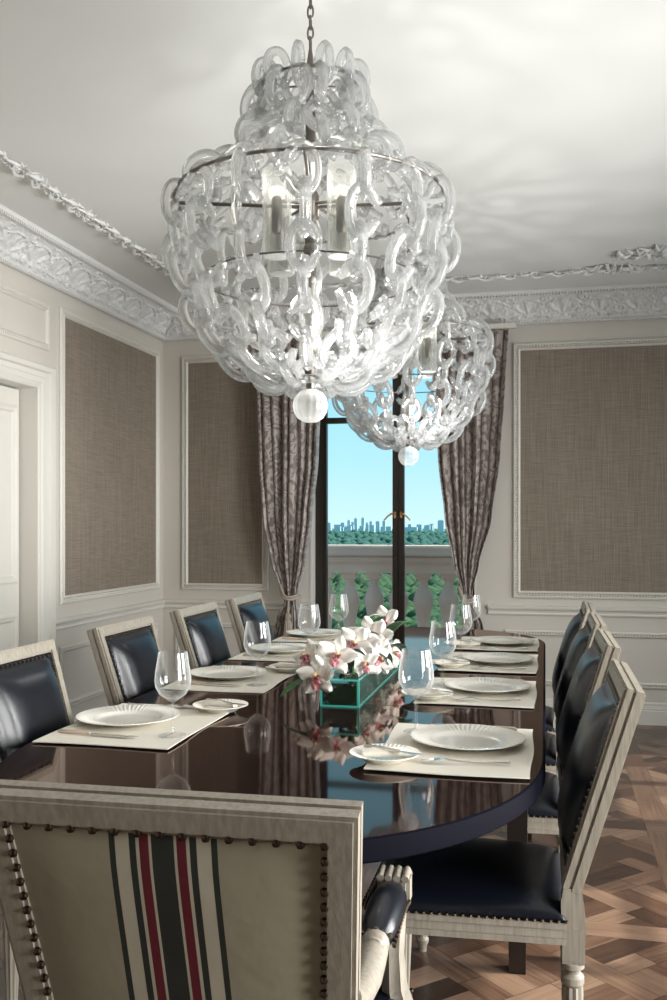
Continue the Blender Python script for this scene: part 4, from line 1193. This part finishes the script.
def orchid_parts(scale):
    """facing +x"""
    pt = MB(); R = .052*scale
    for k, (an, l, w) in enumerate(((90, 1.0, .34), (18, 1.02, .37), (162, 1.02, .37), (-48, .98, .33), (228, .98, .33))):
        a = radians(an); d = (.16 if k % 2 else .02, cos(a), sin(a)); petal(pt, (-.004 if k in (0, 3, 4) else .002, 0, 0), d, (1, 0, 0), R*l, R*w, .16 if k in (1, 2) else .05)
    lp = MB(); petal(lp, (.004, 0, -.004), (.8, 0, -.55), (.4, 0, .8), R*.55, R*.24, -.35); petal(lp, (.004, .004, 0), (.8, .35, -.1), (0, -.8, .4), R*.34, R*.13, .2); petal(lp, (.004, -.004, 0), (.8, -.35, -.1), (0, .8, .4), R*.34, R*.13, .2)
    cl_ = MB(); cl_.tube([(0, 0, .002), (.010*scale, 0, .007*scale), (.020*scale, 0, .003*scale)], [.005*scale, .005*scale, .004*scale], 8)
    return pt.mesh('orchid_bloom', M['petal'], 80), lp.mesh('lip', M['lip'], 80), cl_.mesh('column', M['column'], 80)
OR_A = orchid_parts(1.0); OR_B = orchid_parts(1.25)
def orchid(x, y, z, yaw, pitch, roll, lab, big=False, grp=None):
    A, B, D = OR_B if big else OR_A
    o = bpy.data.objects.new('orchid_bloom', A); C.objects.link(o); o.location = (x, y, z); o.rotation_euler = (roll, -pitch, yaw); tag(o, lab, 'flower', grp)
    for nm, me in (('lip', B), ('column', D)):
        c = bpy.data.objects.new(nm, me); C.objects.link(c); c.parent = o
G = 'white orchids in the glass trough'
OV = TZ+VH
cd = -pi/2
orchid(-.675, 2.775, OV+.012, cd-.15, .05, .1, 'large white orchid with dark red lip hanging over front end of trough', True, G)
orchid(-.640, 2.885, OV+.062, cd+.25, .25, -.3, 'white orchid with burgundy lip above the front end of the trough', True, G)
orchid(-.735, 2.90, OV+.050, cd-.7, .3, .4, 'white orchid leaning out over the left placemats from the trough', True, G)
orchid(-.565, 2.95, OV+.030, cd+.6, .0, .2, 'white orchid facing right low on the trough side', False, G)
rnd = random.Random(21)
for i in range(13):
    y = 3.02+i*.048; sx = rnd.choice((-1, 1)) if i % 3 else 0
    orchid(-.61+sx*rnd.uniform(.03, .085), y, OV+rnd.uniform(.02, .095)-(.03 if sx else -.01), cd+sx*rnd.uniform(.2, 1.2), rnd.uniform(0, .7), rnd.uniform(-1, 1),
           'white orchid bloom in the dense rear part of the arrangement', i % 3 == 0, 'white orchids massed at the rear of the trough')
def leaf(pts, w, lab, dark=False, grp=None):
    """blade along a bent path"""
    P0, P1, P2 = [Vector(p) for p in pts]; mb = MB()
    def fn(i, j):
        t = j; p = P0*(1-t)**2+P1*2*t*(1-t)+P2*t*t; d = ((P1-P0)*(1-t)+(P2-P1)*t).normalized(); s = d.cross(Vector((0, 0, 1)))
        s = s.normalized() if s.length > 1e-3 else Vector((1, 0, 0)); up = s.cross(d)
        a = (i-.5)*2; ww = w*sin(pi*min(1, t*.93+.05))**.7
        return tuple(p+s*(a*ww)+up*(abs(a)*ww*.35))
    mb.grid(6, 12, fn); o = mb.build('orchid_leaf', M['darkleaf' if dark else 'leaf'], None, 80); m = o.modifiers.new('t', 'SOLIDIFY'); m.thickness = .0012
    return tag(o, lab, 'leaf', grp)
leaf([(-.66, 2.84, OV), (-.72, 2.78, OV+.015), (-.775, 2.72, OV-.045)], .020, 'green leaf drooping over the front left of the trough')
leaf([(-.60, 2.90, OV), (-.62, 2.93, OV+.10), (-.555, 2.92, OV+.06)], .024, 'dark curled leaf arching above the front orchids', True)
leaf([(-.60, 3.45, OV+.01), (-.56, 3.52, OV+.11), (-.49, 3.55, OV+.10)], .034, 'broad bright green leaf rising at the right rear of the trough')
leaf([(-.60, 3.42, OV+.02), (-.64, 3.48, OV+.14), (-.60, 3.56, OV+.12)], .030, 'upright green leaf at the top rear of the arrangement')
leaf([(-.58, 3.10, OV), (-.52, 3.10, OV+.08), (-.50, 3.08, OV+.00)], .026, 'dark leaf folded over the right middle of the trough', True)
leaf([(-.58, 3.30, OV), (-.51, 3.31, OV+.08), (-.475, 3.27, OV+.01)], .028, 'dark leaf hanging on right rear side of the trough', True)
leaf([(-.62, 2.86, OV-.005), (-.58, 2.83, OV+.03), (-.565, 2.80, OV-.02)], .024, 'dark leaf tucked under the front orchid at the trough corner', True)
leaf([(-.64, 3.15, OV+.02), (-.62, 3.20, OV+.12), (-.56, 3.22, OV+.09)], .024, 'dark leaf standing amid the middle orchids', True)
